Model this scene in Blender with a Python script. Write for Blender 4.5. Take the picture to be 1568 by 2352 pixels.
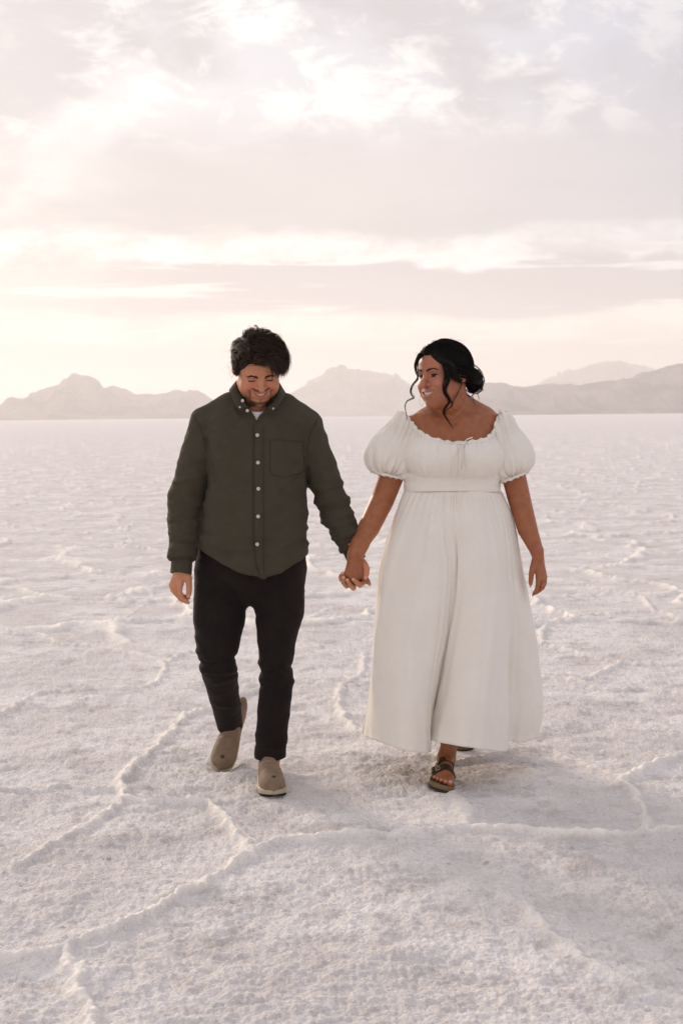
import bpy, bmesh, math, random
import numpy as np
from mathutils import Vector, Matrix

random.seed(7)
RNG = np.random.default_rng(7)
for o in list(bpy.data.objects):
    bpy.data.objects.remove(o)
SC = bpy.context.scene
COL = SC.collection

# ------------------------------------------------------------------ camera
CAM_H = 1.41
FPX = 3267.0                      # focal length in pixels of a 1568 px wide frame (50 mm on 24 x 36)
PITCH = math.radians(3.84)
ROLL = math.radians(0.62)
cam_d = bpy.data.cameras.new('camera')
cam_d.sensor_fit = 'HORIZONTAL'
cam_d.sensor_width = 24.0
cam_d.lens = 50.0
cam_d.clip_start = 0.1
cam_d.clip_end = 90000.0
cam = bpy.data.objects.new('camera', cam_d)
COL.objects.link(cam)
cam.location = (0, 0, CAM_H)
_Mc = Matrix.Rotation(math.pi / 2 - PITCH, 4, 'X') @ Matrix.Rotation(-ROLL, 4, 'Z')
cam.matrix_world = Matrix.Translation((0, 0, CAM_H)) @ _Mc
cam_d.dof.use_dof = True
cam_d.dof.focus_distance = 5.35
cam_d.dof.aperture_fstop = 8.0
SC.camera = cam
_R3 = np.array(_Mc.to_3x3())


def ray(px, py):
    """direction of the view ray through a point of the photograph (1568 px wide scale)"""
    return _R3 @ np.array([(px - 784.0) / FPX, -(py - 1176.0) / FPX, -1.0])


def at(px, py, Y):
    """the place at depth Y (metres in front of the camera) seen at that point"""
    d = ray(px, py)
    return np.array([0, 0, CAM_H]) + d * (Y / d[1])


def on_ground(px, py):
    d = ray(px, py)
    return np.array([0, 0, CAM_H]) + d * (-CAM_H / d[2])


# ------------------------------------------------------------------ node helpers
def new_mat(name):
    m = bpy.data.materials.new(name)
    m.use_nodes = True
    nt = m.node_tree
    return m, nt, nt.nodes['Principled BSDF']


class N:
    """small helper to wire math in a node tree"""
    def __init__(self, nt):
        self.nt = nt

    def node(self, t, **kw):
        n = self.nt.nodes.new(t)
        for k, v in kw.items():
            setattr(n, k, v)
        return n

    def put(self, sock, v):
        if isinstance(v, bpy.types.NodeSocket):
            self.nt.links.new(v, sock)
        else:
            sock.default_value = v

    def m(self, op, a, b=None, c=None, clamp=False):
        n = self.node('ShaderNodeMath', operation=op)
        n.use_clamp = clamp
        for i, v in enumerate((a, b, c)):
            if v is not None:
                self.put(n.inputs[i], v)
        return n.outputs[0]

    def add(self, a, b): return self.m('ADD', a, b)
    def sub(self, a, b): return self.m('SUBTRACT', a, b)
    def mul(self, a, b): return self.m('MULTIPLY', a, b)
    def div(self, a, b): return self.m('DIVIDE', a, b)

    def smooth(self, x, lo, hi):
        n = self.node('ShaderNodeMapRange', interpolation_type='SMOOTHSTEP')
        n.clamp = True
        self.put(n.inputs[0], x)
        self.put(n.inputs[1], lo); self.put(n.inputs[2], hi)
        n.inputs[3].default_value = 0; n.inputs[4].default_value = 1
        return n.outputs[0]

    def gauss(self, x, c, w):
        t = self.div(self.sub(x, c), w)
        return self.m('EXPONENT', self.mul(self.mul(t, t), -1.0))

    def mix(self, f, a, b, mode='MIX'):
        n = self.node('ShaderNodeMix', data_type='RGBA', blend_type=mode)
        self.put(n.inputs[0], f); self.put(n.inputs[6], a); self.put(n.inputs[7], b)
        return n.outputs[2]

    def xyz(self, x, y, z=0.0):
        n = self.node('ShaderNodeCombineXYZ')
        for i, v in enumerate((x, y, z)):
            self.put(n.inputs[i], v)
        return n.outputs[0]

    def noise(self, vec, scale, detail=3, rough=0.5, dist=0.0):
        n = self.node('ShaderNodeTexNoise')
        if vec is not None:
            self.put(n.inputs['Vector'], vec)
        n.inputs['Scale'].default_value = scale
        n.inputs['Detail'].default_value = detail
        n.inputs['Roughness'].default_value = rough
        n.inputs['Distortion'].default_value = dist
        return n.outputs[0]


def rgb(r, g, b):
    """sRGB 0-255 to a linear RGBA tuple"""
    f = lambda c: (c / 255 / 12.92) if c / 255 <= 0.04045 else ((c / 255 + 0.055) / 1.055) ** 2.4
    return (f(r), f(g), f(b), 1.0)


# ------------------------------------------------------------------ sky and sun
SUN_AZ = math.radians(-34)        # left of the view axis, in front of the camera
SUN_EL = math.radians(17)
world = bpy.data.worlds.new('World')
SC.world = world
world.use_nodes = True
wt = world.node_tree
for n_ in list(wt.nodes):
    wt.nodes.remove(n_)
W = N(wt)
tc = W.node('ShaderNodeTexCoord')
sep = W.node('ShaderNodeSeparateXYZ')
wt.links.new(tc.outputs['Generated'], sep.inputs[0])
dx, dy, dz = sep.outputs
AZ = W.m('ARCTAN2', dx, dy)                                   # azimuth from the view axis, radians
EL = W.m('ARCSINE', W.m('MAXIMUM', W.m('MINIMUM', dz, 1.0), -1.0))
# sky coordinates in thousandths of a radian: ua to the right, ve upward
ua = W.mul(AZ, 1000.0)
ve = W.mul(EL, 1000.0)
# warp so that cloud edges are ragged
P_flat = W.xyz(W.mul(ua, 0.0030), W.mul(ve, 0.0110))
P_fine = W.xyz(W.mul(ua, 0.0090), W.mul(ve, 0.0200))
n_big = W.noise(P_flat, 1.0, 6, 0.55)
n_big2 = W.noise(W.xyz(W.add(W.mul(ua, 0.0035), 11.3), W.add(W.mul(ve, 0.0120), 4.2)), 1.0, 6, 0.58)
n_fine = W.noise(P_fine, 1.6, 8, 0.62, 0.3)
n_puff = W.noise(W.xyz(W.add(W.mul(ua, 0.0105), 3.3), W.add(W.mul(ve, 0.0215), 8.2)), 1.0, 9, 0.66, 0.4)
vw = W.add(ve, W.add(W.mul(W.sub(n_big, 0.5), 70.0), W.mul(W.sub(n_fine, 0.5), 26.0)))   # warped height
vs = W.add(ve, W.mul(W.sub(n_big2, 0.5), 40.0))

nish = W.node('ShaderNodeTexSky', sky_type='NISHITA')
nish.sun_disc = False
nish.sun_elevation = SUN_EL
nish.sun_rotation = SUN_AZ
nish.dust_density = 3.0
clear = W.mix(0.15, rgb(226, 224, 232), W.mix(1.0, nish.outputs[0], (0.1, 0.1, 0.1, 1), 'MULTIPLY'))

lowc = rgb(240, 225, 208)     # warm air near the horizon
grey = rgb(199, 194, 197)     # shaded cloud undersides
white = (1.06, 1.02, 0.97, 1)
col = W.mix(W.smooth(ve, 230.0, 20.0), clear, lowc)
# mottled cloud of the upper sky: grey bodies, white lit rims
n_b3 = W.noise(W.xyz(W.add(W.mul(ua, 0.0055), 1.7), W.add(W.mul(ve, 0.0125), 5.1)), 1.0, 7, 0.56, 0.35)
body = W.smooth(n_b3, 0.42, 0.60)
col = W.mix(W.mul(W.mul(body, 0.80), W.smooth(ve, 20.0, 120.0)), col, grey)
up = W.smooth(W.add(ve, W.mul(W.sub(n_big, 0.5), 60.0)), 172.0, 196.0)
n_cl = W.noise(W.xyz(W.add(W.mul(ua, 0.024), 6.1), W.add(W.mul(ve, 0.046), 2.7)), 1.0, 8, 0.64, 0.5)
rim = W.mul(W.smooth(W.add(W.mul(n_puff, 0.42), W.mul(n_cl, 0.58)), 0.475, 0.585), W.smooth(n_b3, 0.70, 0.44))
col = W.mix(W.mul(W.mul(rim, up), 0.78), col, white)
# the big flat grey deck
deck = W.mul(W.smooth(vw, 118.0, 134.0), W.smooth(vw, 212.0, 168.0))
deck = W.mul(deck, W.smooth(W.add(ua, W.mul(W.sub(n_big, 0.5), 200)), -235.0, -120.0))
deckc = W.mix(W.smooth(n_big2, 0.35, 0.65), rgb(204, 196, 196), rgb(218, 209, 208))
col = W.mix(W.mul(deck, 0.93), col, deckc)
# bright break with lit edges, below it
brk = W.mul(W.smooth(vw, 99.0, 107.0), W.smooth(vw, 132.0, 122.0))
col = W.mix(W.mul(brk, W.mul(W.smooth(W.add(W.mul(n_fine, 0.6), W.mul(n_cl, 0.4)), 0.40, 0.58), 0.85)), col, white)
# the lower grey deck
deck2 = W.mul(W.smooth(vs, 66.0, 76.0), W.smooth(W.add(vs, W.mul(W.sub(n_fine, 0.5), 26.0)), 106.0, 101.0))
deck2 = W.mul(deck2, W.smooth(ua, -240.0, -90.0))
col = W.mix(W.mul(deck2, 0.92), col, rgb(196, 187, 188))
# thin bright streaks
stk = W.noise(W.xyz(W.add(W.mul(ua, 0.006), 8.0), W.mul(ve, 0.075)), 1.0, 6, 0.55, 0.4)
col = W.mix(W.mul(W.smooth(stk, 0.56, 0.64), W.mul(W.smooth(ve, 30.0, 55.0), W.mul(W.smooth(ve, 128.0, 110.0), 0.75))), col, (1.06, 0.99, 0.92, 1))
# a cream strip under it, then hazy air
strip = W.mul(W.smooth(vs, 50.0, 58.0), W.smooth(vs, 74.0, 66.0))
col = W.mix(W.mul(strip, W.smooth(n_fine, 0.35, 0.60)), col, (1.05, 0.95, 0.84, 1))
veil = W.mul(W.smooth(vs, 20.0, 30.0), W.smooth(vs, 52.0, 44.0))
col = W.mix(W.mul(veil, 0.55), col, rgb(212, 198, 191))
# soft blue-grey on the right, glow of the hidden sun on the left
col = W.mix(W.mul(W.smooth(ua, 20.0, 280.0), W.mul(W.smooth(ve, 60.0, 160.0), 0.55)), col, rgb(182, 184, 199))
su = (math.sin(SUN_AZ) * math.cos(SUN_EL), math.cos(SUN_AZ) * math.cos(SUN_EL), math.sin(SUN_EL))
dotn = W.node('ShaderNodeVectorMath', operation='DOT_PRODUCT')
wt.links.new(tc.outputs['Generated'], dotn.inputs[0]); dotn.inputs[1].default_value = su
glow = W.m('EXPONENT', W.mul(W.sub(dotn.outputs['Value'], 1.0), 24.0))
glowc = W.mix(glow, (0, 0, 0, 1), (0.23, 0.20, 0.14, 1))
col = W.mix(1.0, col, glowc, 'ADD')
# below the horizon
col = W.mix(W.smooth(ve, -2.0, -30.0), col, rgb(205, 190, 188))
bg = W.node('ShaderNodeBackground')
out = W.node('ShaderNodeOutputWorld')
wt.links.new(col, bg.inputs[0])
bg.inputs[1].default_value = 1.0
wt.links.new(bg.outputs[0], out.inputs[0])

sun_d = bpy.data.lights.new('sun', 'SUN')
sun_d.energy = 2.4
sun_d.angle = math.radians(10)
sun_d.color = (1.0, 0.83, 0.66)
sun = bpy.data.objects.new('sun', sun_d)
COL.objects.link(sun)
sun.rotation_euler = Vector(su).to_track_quat('Z', 'Y').to_euler()

vs_ = SC.view_settings
SC.display_settings.display_device = 'sRGB'
vs_.view_transform = 'Standard'
vs_.look = 'None'
vs_.exposure = 0.13
vs_.gamma = 1.0
vs_.use_curve_mapping = False
SC.cycles.use_denoising = True
SC.cycles.max_bounces = 8
SC.cycles.diffuse_bounces = 4
SC.cycles.volume_bounces = 2
SC.cycles.transparent_max_bounces = 8


# ------------------------------------------------------------------ object helpers
def link(name, verts, faces, mat=None, parent=None, smooth=True):
    me = bpy.data.meshes.new(name)
    verts = np.asarray(verts, dtype=np.float32)
    if isinstance(faces, np.ndarray) and faces.ndim == 2:
        k = faces.shape[1]
        me.vertices.add(len(verts)); me.vertices.foreach_set('co', verts.ravel())
        me.loops.add(faces.size); me.loops.foreach_set('vertex_index', faces.astype(np.int32).ravel())
        me.polygons.add(len(faces))
        me.polygons.foreach_set('loop_start', np.arange(0, faces.size, k, dtype=np.int32))
        me.update(calc_edges=True)
        me.validate()
    else:
        me.from_pydata([tuple(map(float, v)) for v in verts], [], [tuple(map(int, f)) for f in faces])
        me.update()
    if smooth:
        me.polygons.foreach_set('use_smooth', np.ones(len(me.polygons), dtype=bool))
    ob = bpy.data.objects.new(name, me)
    COL.objects.link(ob)
    if mat is not None:
        me.materials.append(mat)
    if parent is not None:
        ob.parent = parent
    return ob


def attr(ob, name, vals):
    a = ob.data.attributes.new(name, 'FLOAT', 'POINT')
    a.data.foreach_set('value', np.asarray(vals, dtype=np.float32))


def tag(o, label=None, cat=None, group=None, kind=None):
    if label: o['label'] = label
    if cat: o['category'] = cat
    if group: o['group'] = group
    if kind: o['kind'] = kind
    return o


# ------------------------------------------------------------------ numpy noise
_perm = RNG.permutation(256)
_perm = np.concatenate([_perm, _perm, _perm])
_gr = RNG.normal(size=(256, 3)).astype(np.float32)
_gr /= np.linalg.norm(_gr, axis=1, keepdims=True)


def noise3(P):
    """gradient noise, about -0.7 .. 0.7"""
    P = np.asarray(P, dtype=np.float32)
    i = np.floor(P).astype(np.int64)
    f = P - i
    i &= 255
    u = f * f * f * (f * (f * 6 - 15) + 10)
    r = 0.0
    for dx_ in (0, 1):
        wx = u[:, 0] if dx_ else 1 - u[:, 0]
        hx = _perm[i[:, 0] + dx_]
        for dy_ in (0, 1):
            wy = u[:, 1] if dy_ else 1 - u[:, 1]
            hy = _perm[hx + i[:, 1] + dy_]
            for dz_ in (0, 1):
                wz = u[:, 2] if dz_ else 1 - u[:, 2]
                g = _gr[_perm[hy + i[:, 2] + dz_] & 255]
                r = r + wx * wy * wz * (g[:, 0] * (f[:, 0] - dx_) + g[:, 1] * (f[:, 1] - dy_) + g[:, 2] * (f[:, 2] - dz_))
    return r


def fbm(P, octaves=4, gain=0.5, lac=2.03):
    P = np.asarray(P, dtype=np.float32)
    a, s, r = 1.0, 1.0, 0.0
    for k in range(octaves):
        r = r + a * noise3(P * s + 17.3 * k)
        a *= gain; s *= lac
    return r


def sstep(x, lo, hi):
    t = np.clip((x - lo) / (hi - lo), 0, 1)
    return t * t * (3 - 2 * t)


def seg_dist2(P, A, B):
    """distance of 2-D points to a segment"""
    ab = B - A
    t = np.clip(((P - A) @ ab) / (ab @ ab + 1e-12), 0, 1)
    return np.hypot(P[:, 0] - A[0] - t * ab[0], P[:, 1] - A[1] - t * ab[1])


# ------------------------------------------------------------------ the salt flat
RIDGES = [   # (height factor, points along each pressure ridge)
    (1.15, [(-60, 2236), (20, 2228), (100, 2218), (165, 2190), (230, 2165), (330, 2115), (440, 2062), (520, 2010), (570, 1975), (625, 1945), (700, 1938), (800, 1930), (900, 1926), (1000, 1920), (1075, 1914), (1200, 1922), (1300, 1935), (1380, 1936), (1450, 1932), (1520, 1922), (1640, 1916)]),
    (1.0, [(165, 2190), (160, 2230), (185, 2290), (205, 2340), (215, 2420)]),
    (0.9, [(190, 2235), (170, 2290), (195, 2330)]),
    (1.1, [(575, 1975), (550, 1935), (515, 1885), (480, 1858), (440, 1852), (370, 1850), (300, 1845), (280, 1835)]),
    (0.7, [(590, 1960), (560, 1925), (530, 1890)]),
    (0.8, [(280, 1835), (262, 1868), (200, 1905), (100, 1960), (40, 2000)]),
    (1.1, [(280, 1835), (275, 1800), (310, 1770), (360, 1725), (400, 1680), (430, 1650), (475, 1635), (560, 1600), (640, 1575)]),
    (0.9, [(-60, 1818), (20, 1822), (90, 1824), (140, 1816), (200, 1822), (270, 1820)]),
    (0.5, [(480, 1858), (510, 1845), (560, 1836)]),
    (0.8, [(1000, 1730), (1015, 1790), (1030, 1820), (1045, 1855), (1065, 1890), (1078, 1915)]),
    (0.8, [(1030, 1800), (1055, 1850), (1078, 1895)]),
    (0.9, [(930, 1728), (980, 1748), (1050, 1758), (1110, 1745), (1160, 1733), (1200, 1730), (1270, 1735), (1290, 1748), (1330, 1762), (1380, 1785), (1435, 1803)]),
    (1.0, [(1640, 1722), (1590, 1738), (1520, 1755), (1460, 1785), (1432, 1810), (1460, 1840), (1475, 1870), (1485, 1922)]),
    (0.45, [(470, 1768), (540, 1775), (600, 1786), (680, 1790), (735, 1787)]),
    (0.9, [(785, 1578), (778, 1620), (800, 1668), (840, 1692), (930, 1728)]),
    (0.8, [(560, 1578), (680, 1570), (785, 1580), (850, 1574), (1000, 1570), (1160, 1568), (1245, 1562)]),
    (1.0, [(-60, 1458), (30, 1460), (90, 1462), (130, 1480), (200, 1488), (290, 1505), (380, 1527)]),
    (0.9, [(380, 1527), (370, 1560), (330, 1582), (200, 1588), (90, 1600), (20, 1640), (-60, 1665)]),
    (0.7, [(380, 1527), (415, 1507), (470, 1498), (600, 1500), (700, 1500), (840, 1500)]),
    (0.9, [(1245, 1485), (1330, 1505), (1430, 1527), (1568, 1530), (1640, 1536)]),
    (0.9, [(1430, 1527), (1370, 1555), (1310, 1575)]),
    (1.0, [(1245, 1562), (1310, 1572), (1390, 1590), (1480, 1590), (1568, 1603), (1640, 1610)]),
    (0.9, [(1245, 1485), (1250, 1442), (1300, 1425), (1400, 1412), (1500, 1405), (1568, 1428), (1640, 1440)]),
    (0.8, [(1500, 1405), (1472, 1375), (1400, 1360), (1330, 1345), (1250, 1328)]),
    (0.7, [(-60, 1398), (80, 1392), (180, 1388), (280, 1380), (350, 1376), (420, 1388), (560, 1400), (690, 1425), (760, 1400), (860, 1384)]),
    (0.6, [(350, 1376), (340, 1350), (270, 1330), (150, 1322), (20, 1335)]),
    (0.55, [(1150, 2055), (1210, 2090), (1260, 2150), (1310, 2188), (1380, 2235), (1460, 2265), (1568, 2298), (1660, 2310)]),
    (0.4, [(130, 1480), (220, 1455), (260, 1440), (350, 1376)]),
    (0.6, [(785, 1578), (830, 1550), (836, 1500)]),
]


def catmull(pts, n):
    pts = np.asarray(pts, dtype=float)
    p = np.vstack([2 * pts[0] - pts[1], pts, 2 * pts[-1] - pts[-2]])
    outp = []
    for i in range(1, len(p) - 2):
        t = np.linspace(0, 1, n, endpoint=False)[:, None]
        a, b, c, d = p[i - 1], p[i], p[i + 1], p[i + 2]
        outp.append(0.5 * (2 * b + (c - a) * t + (2 * a - 5 * b + 4 * c - d) * t * t + (3 * b - a - 3 * c + d) * t ** 3))
    outp.append(pts[-1:])
    return np.vstack(outp)


def vor_edge(P, cell, seed):
    """distance to the nearest cell border of a jittered grid of seeds (2-D), in metres"""
    Q = P / cell
    ib = np.floor(Q).astype(int)
    d1 = np.full(len(P), 9.0); d2 = np.full(len(P), 9.0)
    for ox in (-1, 0, 1):
        for oy in (-1, 0, 1):
            c = ib + (ox, oy)
            h = (c[:, 0] * 73856093 ^ c[:, 1] * 19349663 ^ seed) & 0xffffff
            r1 = ((h * 2654435761) % 10007) / 10007.0
            r2 = ((h * 40503 + 977) % 10009) / 10009.0
            sx = c[:, 0] + 0.12 + 0.76 * r1; sy = c[:, 1] + 0.12 + 0.76 * r2
            d = np.hypot(Q[:, 0] - sx, Q[:, 1] - sy)
            m = d < d1
            d2 = np.where(m, d1, np.minimum(d2, d))
            d1 = np.where(m, d, d1)
    return (d2 - d1) * 0.5 * cell


FEET = [(-0.28, 5.33, 0.003), (-0.48, 5.67, -0.010), (0.37, 5.335, 0.008), (0.51, 5.93, 0.004)]


def salt_height(P):
    """height and ridge mask of the salt crust at 2-D points"""
    P3 = np.column_stack([P, np.zeros(len(P))])
    r = np.hypot(P[:, 0], P[:, 1])
    near = 1 - sstep(r, 9.0, 13.0)
    warp = np.column_stack([fbm(P3 * 9.0, 3), fbm(P3 * 9.0 + 31.0, 3)]) * 0.030
    warp += np.column_stack([fbm(P3 * 34.0 + 5, 2), fbm(P3 * 34.0 + 77.0, 2)]) * 0.009
    Pw = P + warp
    ridge = np.zeros(len(P))
    for h, pts in RIDGES:
        g = np.array([on_ground(x, y)[:2] for x, y in pts])
        g = catmull(g, 4)
        lo = g.min(0) - 0.3; hi = g.max(0) + 0.3
        ix = np.nonzero(np.all((P > lo) & (P < hi), axis=1))[0]
        if not len(ix):
            continue
        q = Pw[ix]
        d = np.full(len(ix), 9.0)
        for k in range(len(g) - 1):
            d = np.minimum(d, seg_dist2(q, g[k], g[k + 1]))
        wloc = 0.019 + 0.008 * noise3(P3[ix] * 3.1)
        amp = h * (0.75 + 0.55 * noise3(P3[ix] * 4.3 + 8))
        val = amp * (np.exp(-(d / wloc) ** 3) * 0.85 + 0.18 * np.exp(-(d / 0.08) ** 2))
        ridge[ix] = np.maximum(ridge[ix], val)
    far_w = sstep(r, 7.8, 9.8)
    fw = P + np.column_stack([fbm(P3 * 1.3, 3), fbm(P3 * 1.3 + 9, 3)]) * 0.40
    e = vor_edge(fw, 1.40, 911)
    wf = 0.026 + 0.0013 * np.clip(r, 0, 60)
    far = np.exp(-(e / wf) ** 2) * (1.25 + 1.0 * noise3(P3 * 0.7 + 3))
    ridge = np.maximum(ridge, far * far_w * np.clip(1.25 - r / 120, 0.15, 1))
    Pb = P3 + 0.03 * np.column_stack([noise3(P3 * 11 + 3), noise3(P3 * 11 + 19), P3[:, 0] * 0])
    crust = fbm(P3 * 3.0, 3) * 0.020 + np.abs(noise3(Pb * 7.0)) * 0.020 + np.abs(noise3(Pb * 19.0 + 7)) * 0.011 + fbm(P3 * 30.0, 2) * 0.006
    lumps = np.abs(noise3(P3 * 40.0)) * 0.009 + np.abs(noise3(P3 * 85.0 + 9)) * 0.006
    broad = fbm(P3 * 0.8 + 40, 2) * 0.02
    z = ridge * (0.033 + 0.016 * noise3(P3 * 17) + 0.009 * noise3(P3 * 45 + 2) - 0.008 * sstep(r, 9, 16)) + (crust * (1 - 0.6 * sstep(r, 6.5, 13.0)) + lumps * near) * (1 - 0.65 * np.clip(ridge, 0, 1)) + broad * 0.6
    for fx, fy, lv in FEET:                              # trodden flat under the feet
        gq = np.exp(-((P[:, 0] - fx) / 0.055) ** 4 - ((P[:, 1] - fy) / 0.13) ** 4)
        z = z * (1 - gq) + lv * gq
    return z, np.clip(ridge, 0, 1.2) * (1 - 0.55 * sstep(r, 9.0, 22.0))


def build_ground():
    ypx = np.linspace(1500, 86, 570)                       # even rows down the picture, out to about 53 m
    rad = CAM_H * FPX / ypx
    rad = np.concatenate([[0.35, 1.0, 1.8, 2.5], rad, np.geomspace(rad[-1] * 1.03, 26000, 70)])
    fine = np.radians(np.linspace(-18.5, 18.5, 680))
    rest = np.radians(np.linspace(18.5, 341.5, 82)[1:-1])
    ang = np.concatenate([fine, rest])
    na, nr = len(ang), len(rad)
    A, R = np.meshgrid(ang, rad)
    X = R * np.sin(A); Y = R * np.cos(A)
    Z = np.zeros_like(X); M = np.zeros_like(X)
    sel = np.zeros_like(X, dtype=bool)
    i_far = np.searchsorted(rad, 160.0)
    sel[3:i_far, 1:679] = True
    P = np.column_stack([X[sel], Y[sel]])
    z, m = salt_height(P)
    fade = (1 - sstep(np.hypot(P[:, 0], P[:, 1]), 90, 150)) * (1 - sstep(np.abs(np.arctan2(P[:, 0], P[:, 1])), math.radians(17.4), math.radians(18.4)))
    Z[sel] = z * fade; M[sel] = m * fade
    V = np.column_stack([X.ravel(), Y.ravel(), Z.ravel()])
    idx = np.arange(na * nr).reshape(nr, na)
    a = idx[:-1, :]; b = idx[1:, :]
    a2 = np.roll(a, -1, 1); b2 = np.roll(b, -1, 1)
    F = np.stack([a, a2, b2, b], -1).reshape(-1, 4)[:, ::-1]
    V = np.vstack([V, [[0, 0, 0]]])
    ctr = len(V) - 1
    fan = np.stack([np.roll(idx[0], -1), idx[0], np.full(na, ctr)], -1)
    m_, nt, bs = new_mat('salt_crust')
    G = N(nt)
    pos = G.node('ShaderNodeNewGeometry').outputs['Position']
    at_ = G.node('ShaderNodeAttribute', attribute_name='ridge').outputs['Fac']
    patch = G.noise(pos, 1.6, 5, 0.6)
    stain = G.noise(pos, 3.3, 6, 0.65)
    grain = G.noise(pos, 70.0, 4, 0.65)
    speck = G.noise(pos, 150.0, 3, 0.6)
    c = G.mix(G.smooth(patch, 0.38, 0.64), (0.80, 0.745, 0.72, 1), (0.95, 0.90, 0.875, 1))
    clump = G.noise(pos, 8.0, 6, 0.62)
    c = G.mix(G.mul(G.smooth(clump, 0.50, 0.63), 0.58), c, (0.66, 0.60, 0.58, 1))
    pit = G.noise(pos, 15.0, 5, 0.7)
    c = G.mix(G.mul(G.smooth(pit, 0.62, 0.72), 0.65), c, (0.34, 0.305, 0.295, 1))
    c = G.mix(G.mul(G.smooth(stain, 0.53, 0.66), 0.55), c, (0.52, 0.465, 0.44, 1))
    c = G.mix(G.mul(G.smooth(grain, 0.51, 0.66), 0.36), c, (0.52, 0.465, 0.45, 1))
    c = G.mix(G.mul(G.smooth(speck, 0.55, 0.70), 0.30), c, (0.90, 0.865, 0.85, 1))
    c = G.mix(G.mul(at_, G.m('MULTIPLY_ADD', stain, 0.9, 0.40, True)), c, (0.95, 0.885, 0.81, 1))
    G.put(bs.inputs['Base Color'], c)
    bs.inputs['Roughness'].default_value = 0.85
    bs.inputs['Specular IOR Level'].default_value = 0.15
    bmp = G.node('ShaderNodeBump')
    bmp.inputs['Strength'].default_value = 0.72
    bmp.inputs['Distance'].default_value = 0.017
    vr = G.node('ShaderNodeTexVoronoi'); vr.inputs['Scale'].default_value = 85.0
    wv = G.node('ShaderNodeVectorMath', operation='ADD')
    nzv = G.node('ShaderNodeTexNoise'); nzv.inputs['Scale'].default_value = 60.0
    G.put(nzv.inputs['Vector'], pos)
    sc_ = G.node('ShaderNodeVectorMath', operation='SCALE'); sc_.inputs['Scale'].default_value = 0.012
    nt.links.new(nzv.outputs['Color'], sc_.inputs[0]); nt.links.new(pos, wv.inputs[0]); nt.links.new(sc_.outputs[0], wv.inputs[1])
    nt.links.new(wv.outputs[0], vr.inputs['Vector'])
    pop = G.m('SUBTRACT', 1.0, vr.outputs['Distance'])
    hgt = G.add(G.mul(pop, 0.55), G.add(G.mul(G.noise(pos, 42.0, 5, 0.65), 1.1), G.mul(G.noise(pos, 190.0, 3, 0.65), 0.55)))
    G.put(bmp.inputs['Height'], G.mul(hgt, G.m('SUBTRACT', 1.0, G.mul(at_, 0.7))))
    G.put(bs.inputs['Normal'], bmp.outputs[0])
    faces4 = F
    ob = link('salt_flat', V, faces4, m_)
    bm = bmesh.new(); bm.from_mesh(ob.data); bm.verts.ensure_lookup_table()
    for t in fan:
        bm.faces.new([bm.verts[i] for i in t]).smooth = True
    bm.to_mesh(ob.data); bm.free()
    attr(ob, 'ridge', np.concatenate([M.ravel(), [0]]))
    tag(ob, 'pale pink-white salt crust with raised ridges', kind='structure')
    return ob


# ------------------------------------------------------------------ mountains
def build_range(name, sky, Y, depth, seed, label, colr):
    """a mountain range whose crest follows the skyline; real relief in front of and behind the crest"""
    pts = np.array([at(x, y, Y)[[0, 2]] for x, y in sky])
    nx, ny = 380, 64
    xs = np.linspace(pts[0, 0], pts[-1, 0], nx)
    crest = np.interp(xs, pts[:, 0], np.maximum(pts[:, 1], 0))
    ker = np.array([1, 2, 1.0]); ker /= ker.sum()
    crest = np.convolve(np.pad(crest, 1, mode='edge'), ker, 'valid')
    crest = crest * (1 + 0.075 * fbm(np.column_stack([xs / 170, xs * 0 + seed, xs * 0]), 5, 0.6))
    t = np.linspace(-1, 1, ny)
    X, T = np.meshgrid(xs, t)
    C = np.tile(crest, (ny, 1))
    fall = np.clip(1 - np.abs(T), 0, 1) ** 1.25
    P3 = np.column_stack([X.ravel() / 900, T.ravel() * depth / 900, np.full(X.size, seed * 3.7)])
    rn = (1 - np.abs(fbm(P3, 5)) * 2.0).reshape(X.shape)
    spur = (1 - np.abs(fbm(P3 * [2.6, 0.9, 1], 4)) * 2.2).reshape(X.shape)
    Z = C * fall * (1 - (1 - fall) * 0.25) + C * (rn - 0.55) * 0.55 * np.sin(np.pi * fall) + C * (spur - 0.5) * 0.50 * np.sin(np.pi * fall)
    Z += C * fbm(P3 * 7, 3).reshape(X.shape) * 0.05 * fall
    Z = np.minimum(Z, C * 1.015)
    Z = np.where(fall <= 0, -3.0, np.maximum(Z, -3.0))
    V = np.column_stack([X.ravel(), (Y + T * depth).ravel(), Z.ravel()])
    idx = np.arange(nx * ny).reshape(ny, nx)
    F = np.stack([idx[:-1, :-1], idx[:-1, 1:], idx[1:, 1:], idx[1:, :-1]], -1).reshape(-1, 4)
    m_, nt, bs = new_mat(name + '_rock')
    G = N(nt)
    pos = G.node('ShaderNodeNewGeometry').outputs['Position']
    n1 = G.noise(pos, 0.004, 6, 0.6)
    G.put(bs.inputs['Base Color'], G.mix(G.smooth(n1, 0.35, 0.65), colr, tuple(c * 2.2 for c in colr[:3]) + (1,)))
    bs.inputs['Roughness'].default_value = 1.0
    bs.inputs['Specular IOR Level'].default_value = 0.0
    ob = link(name, V, F, m_)
    tag(ob, label, kind='structure')
    return ob


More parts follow.
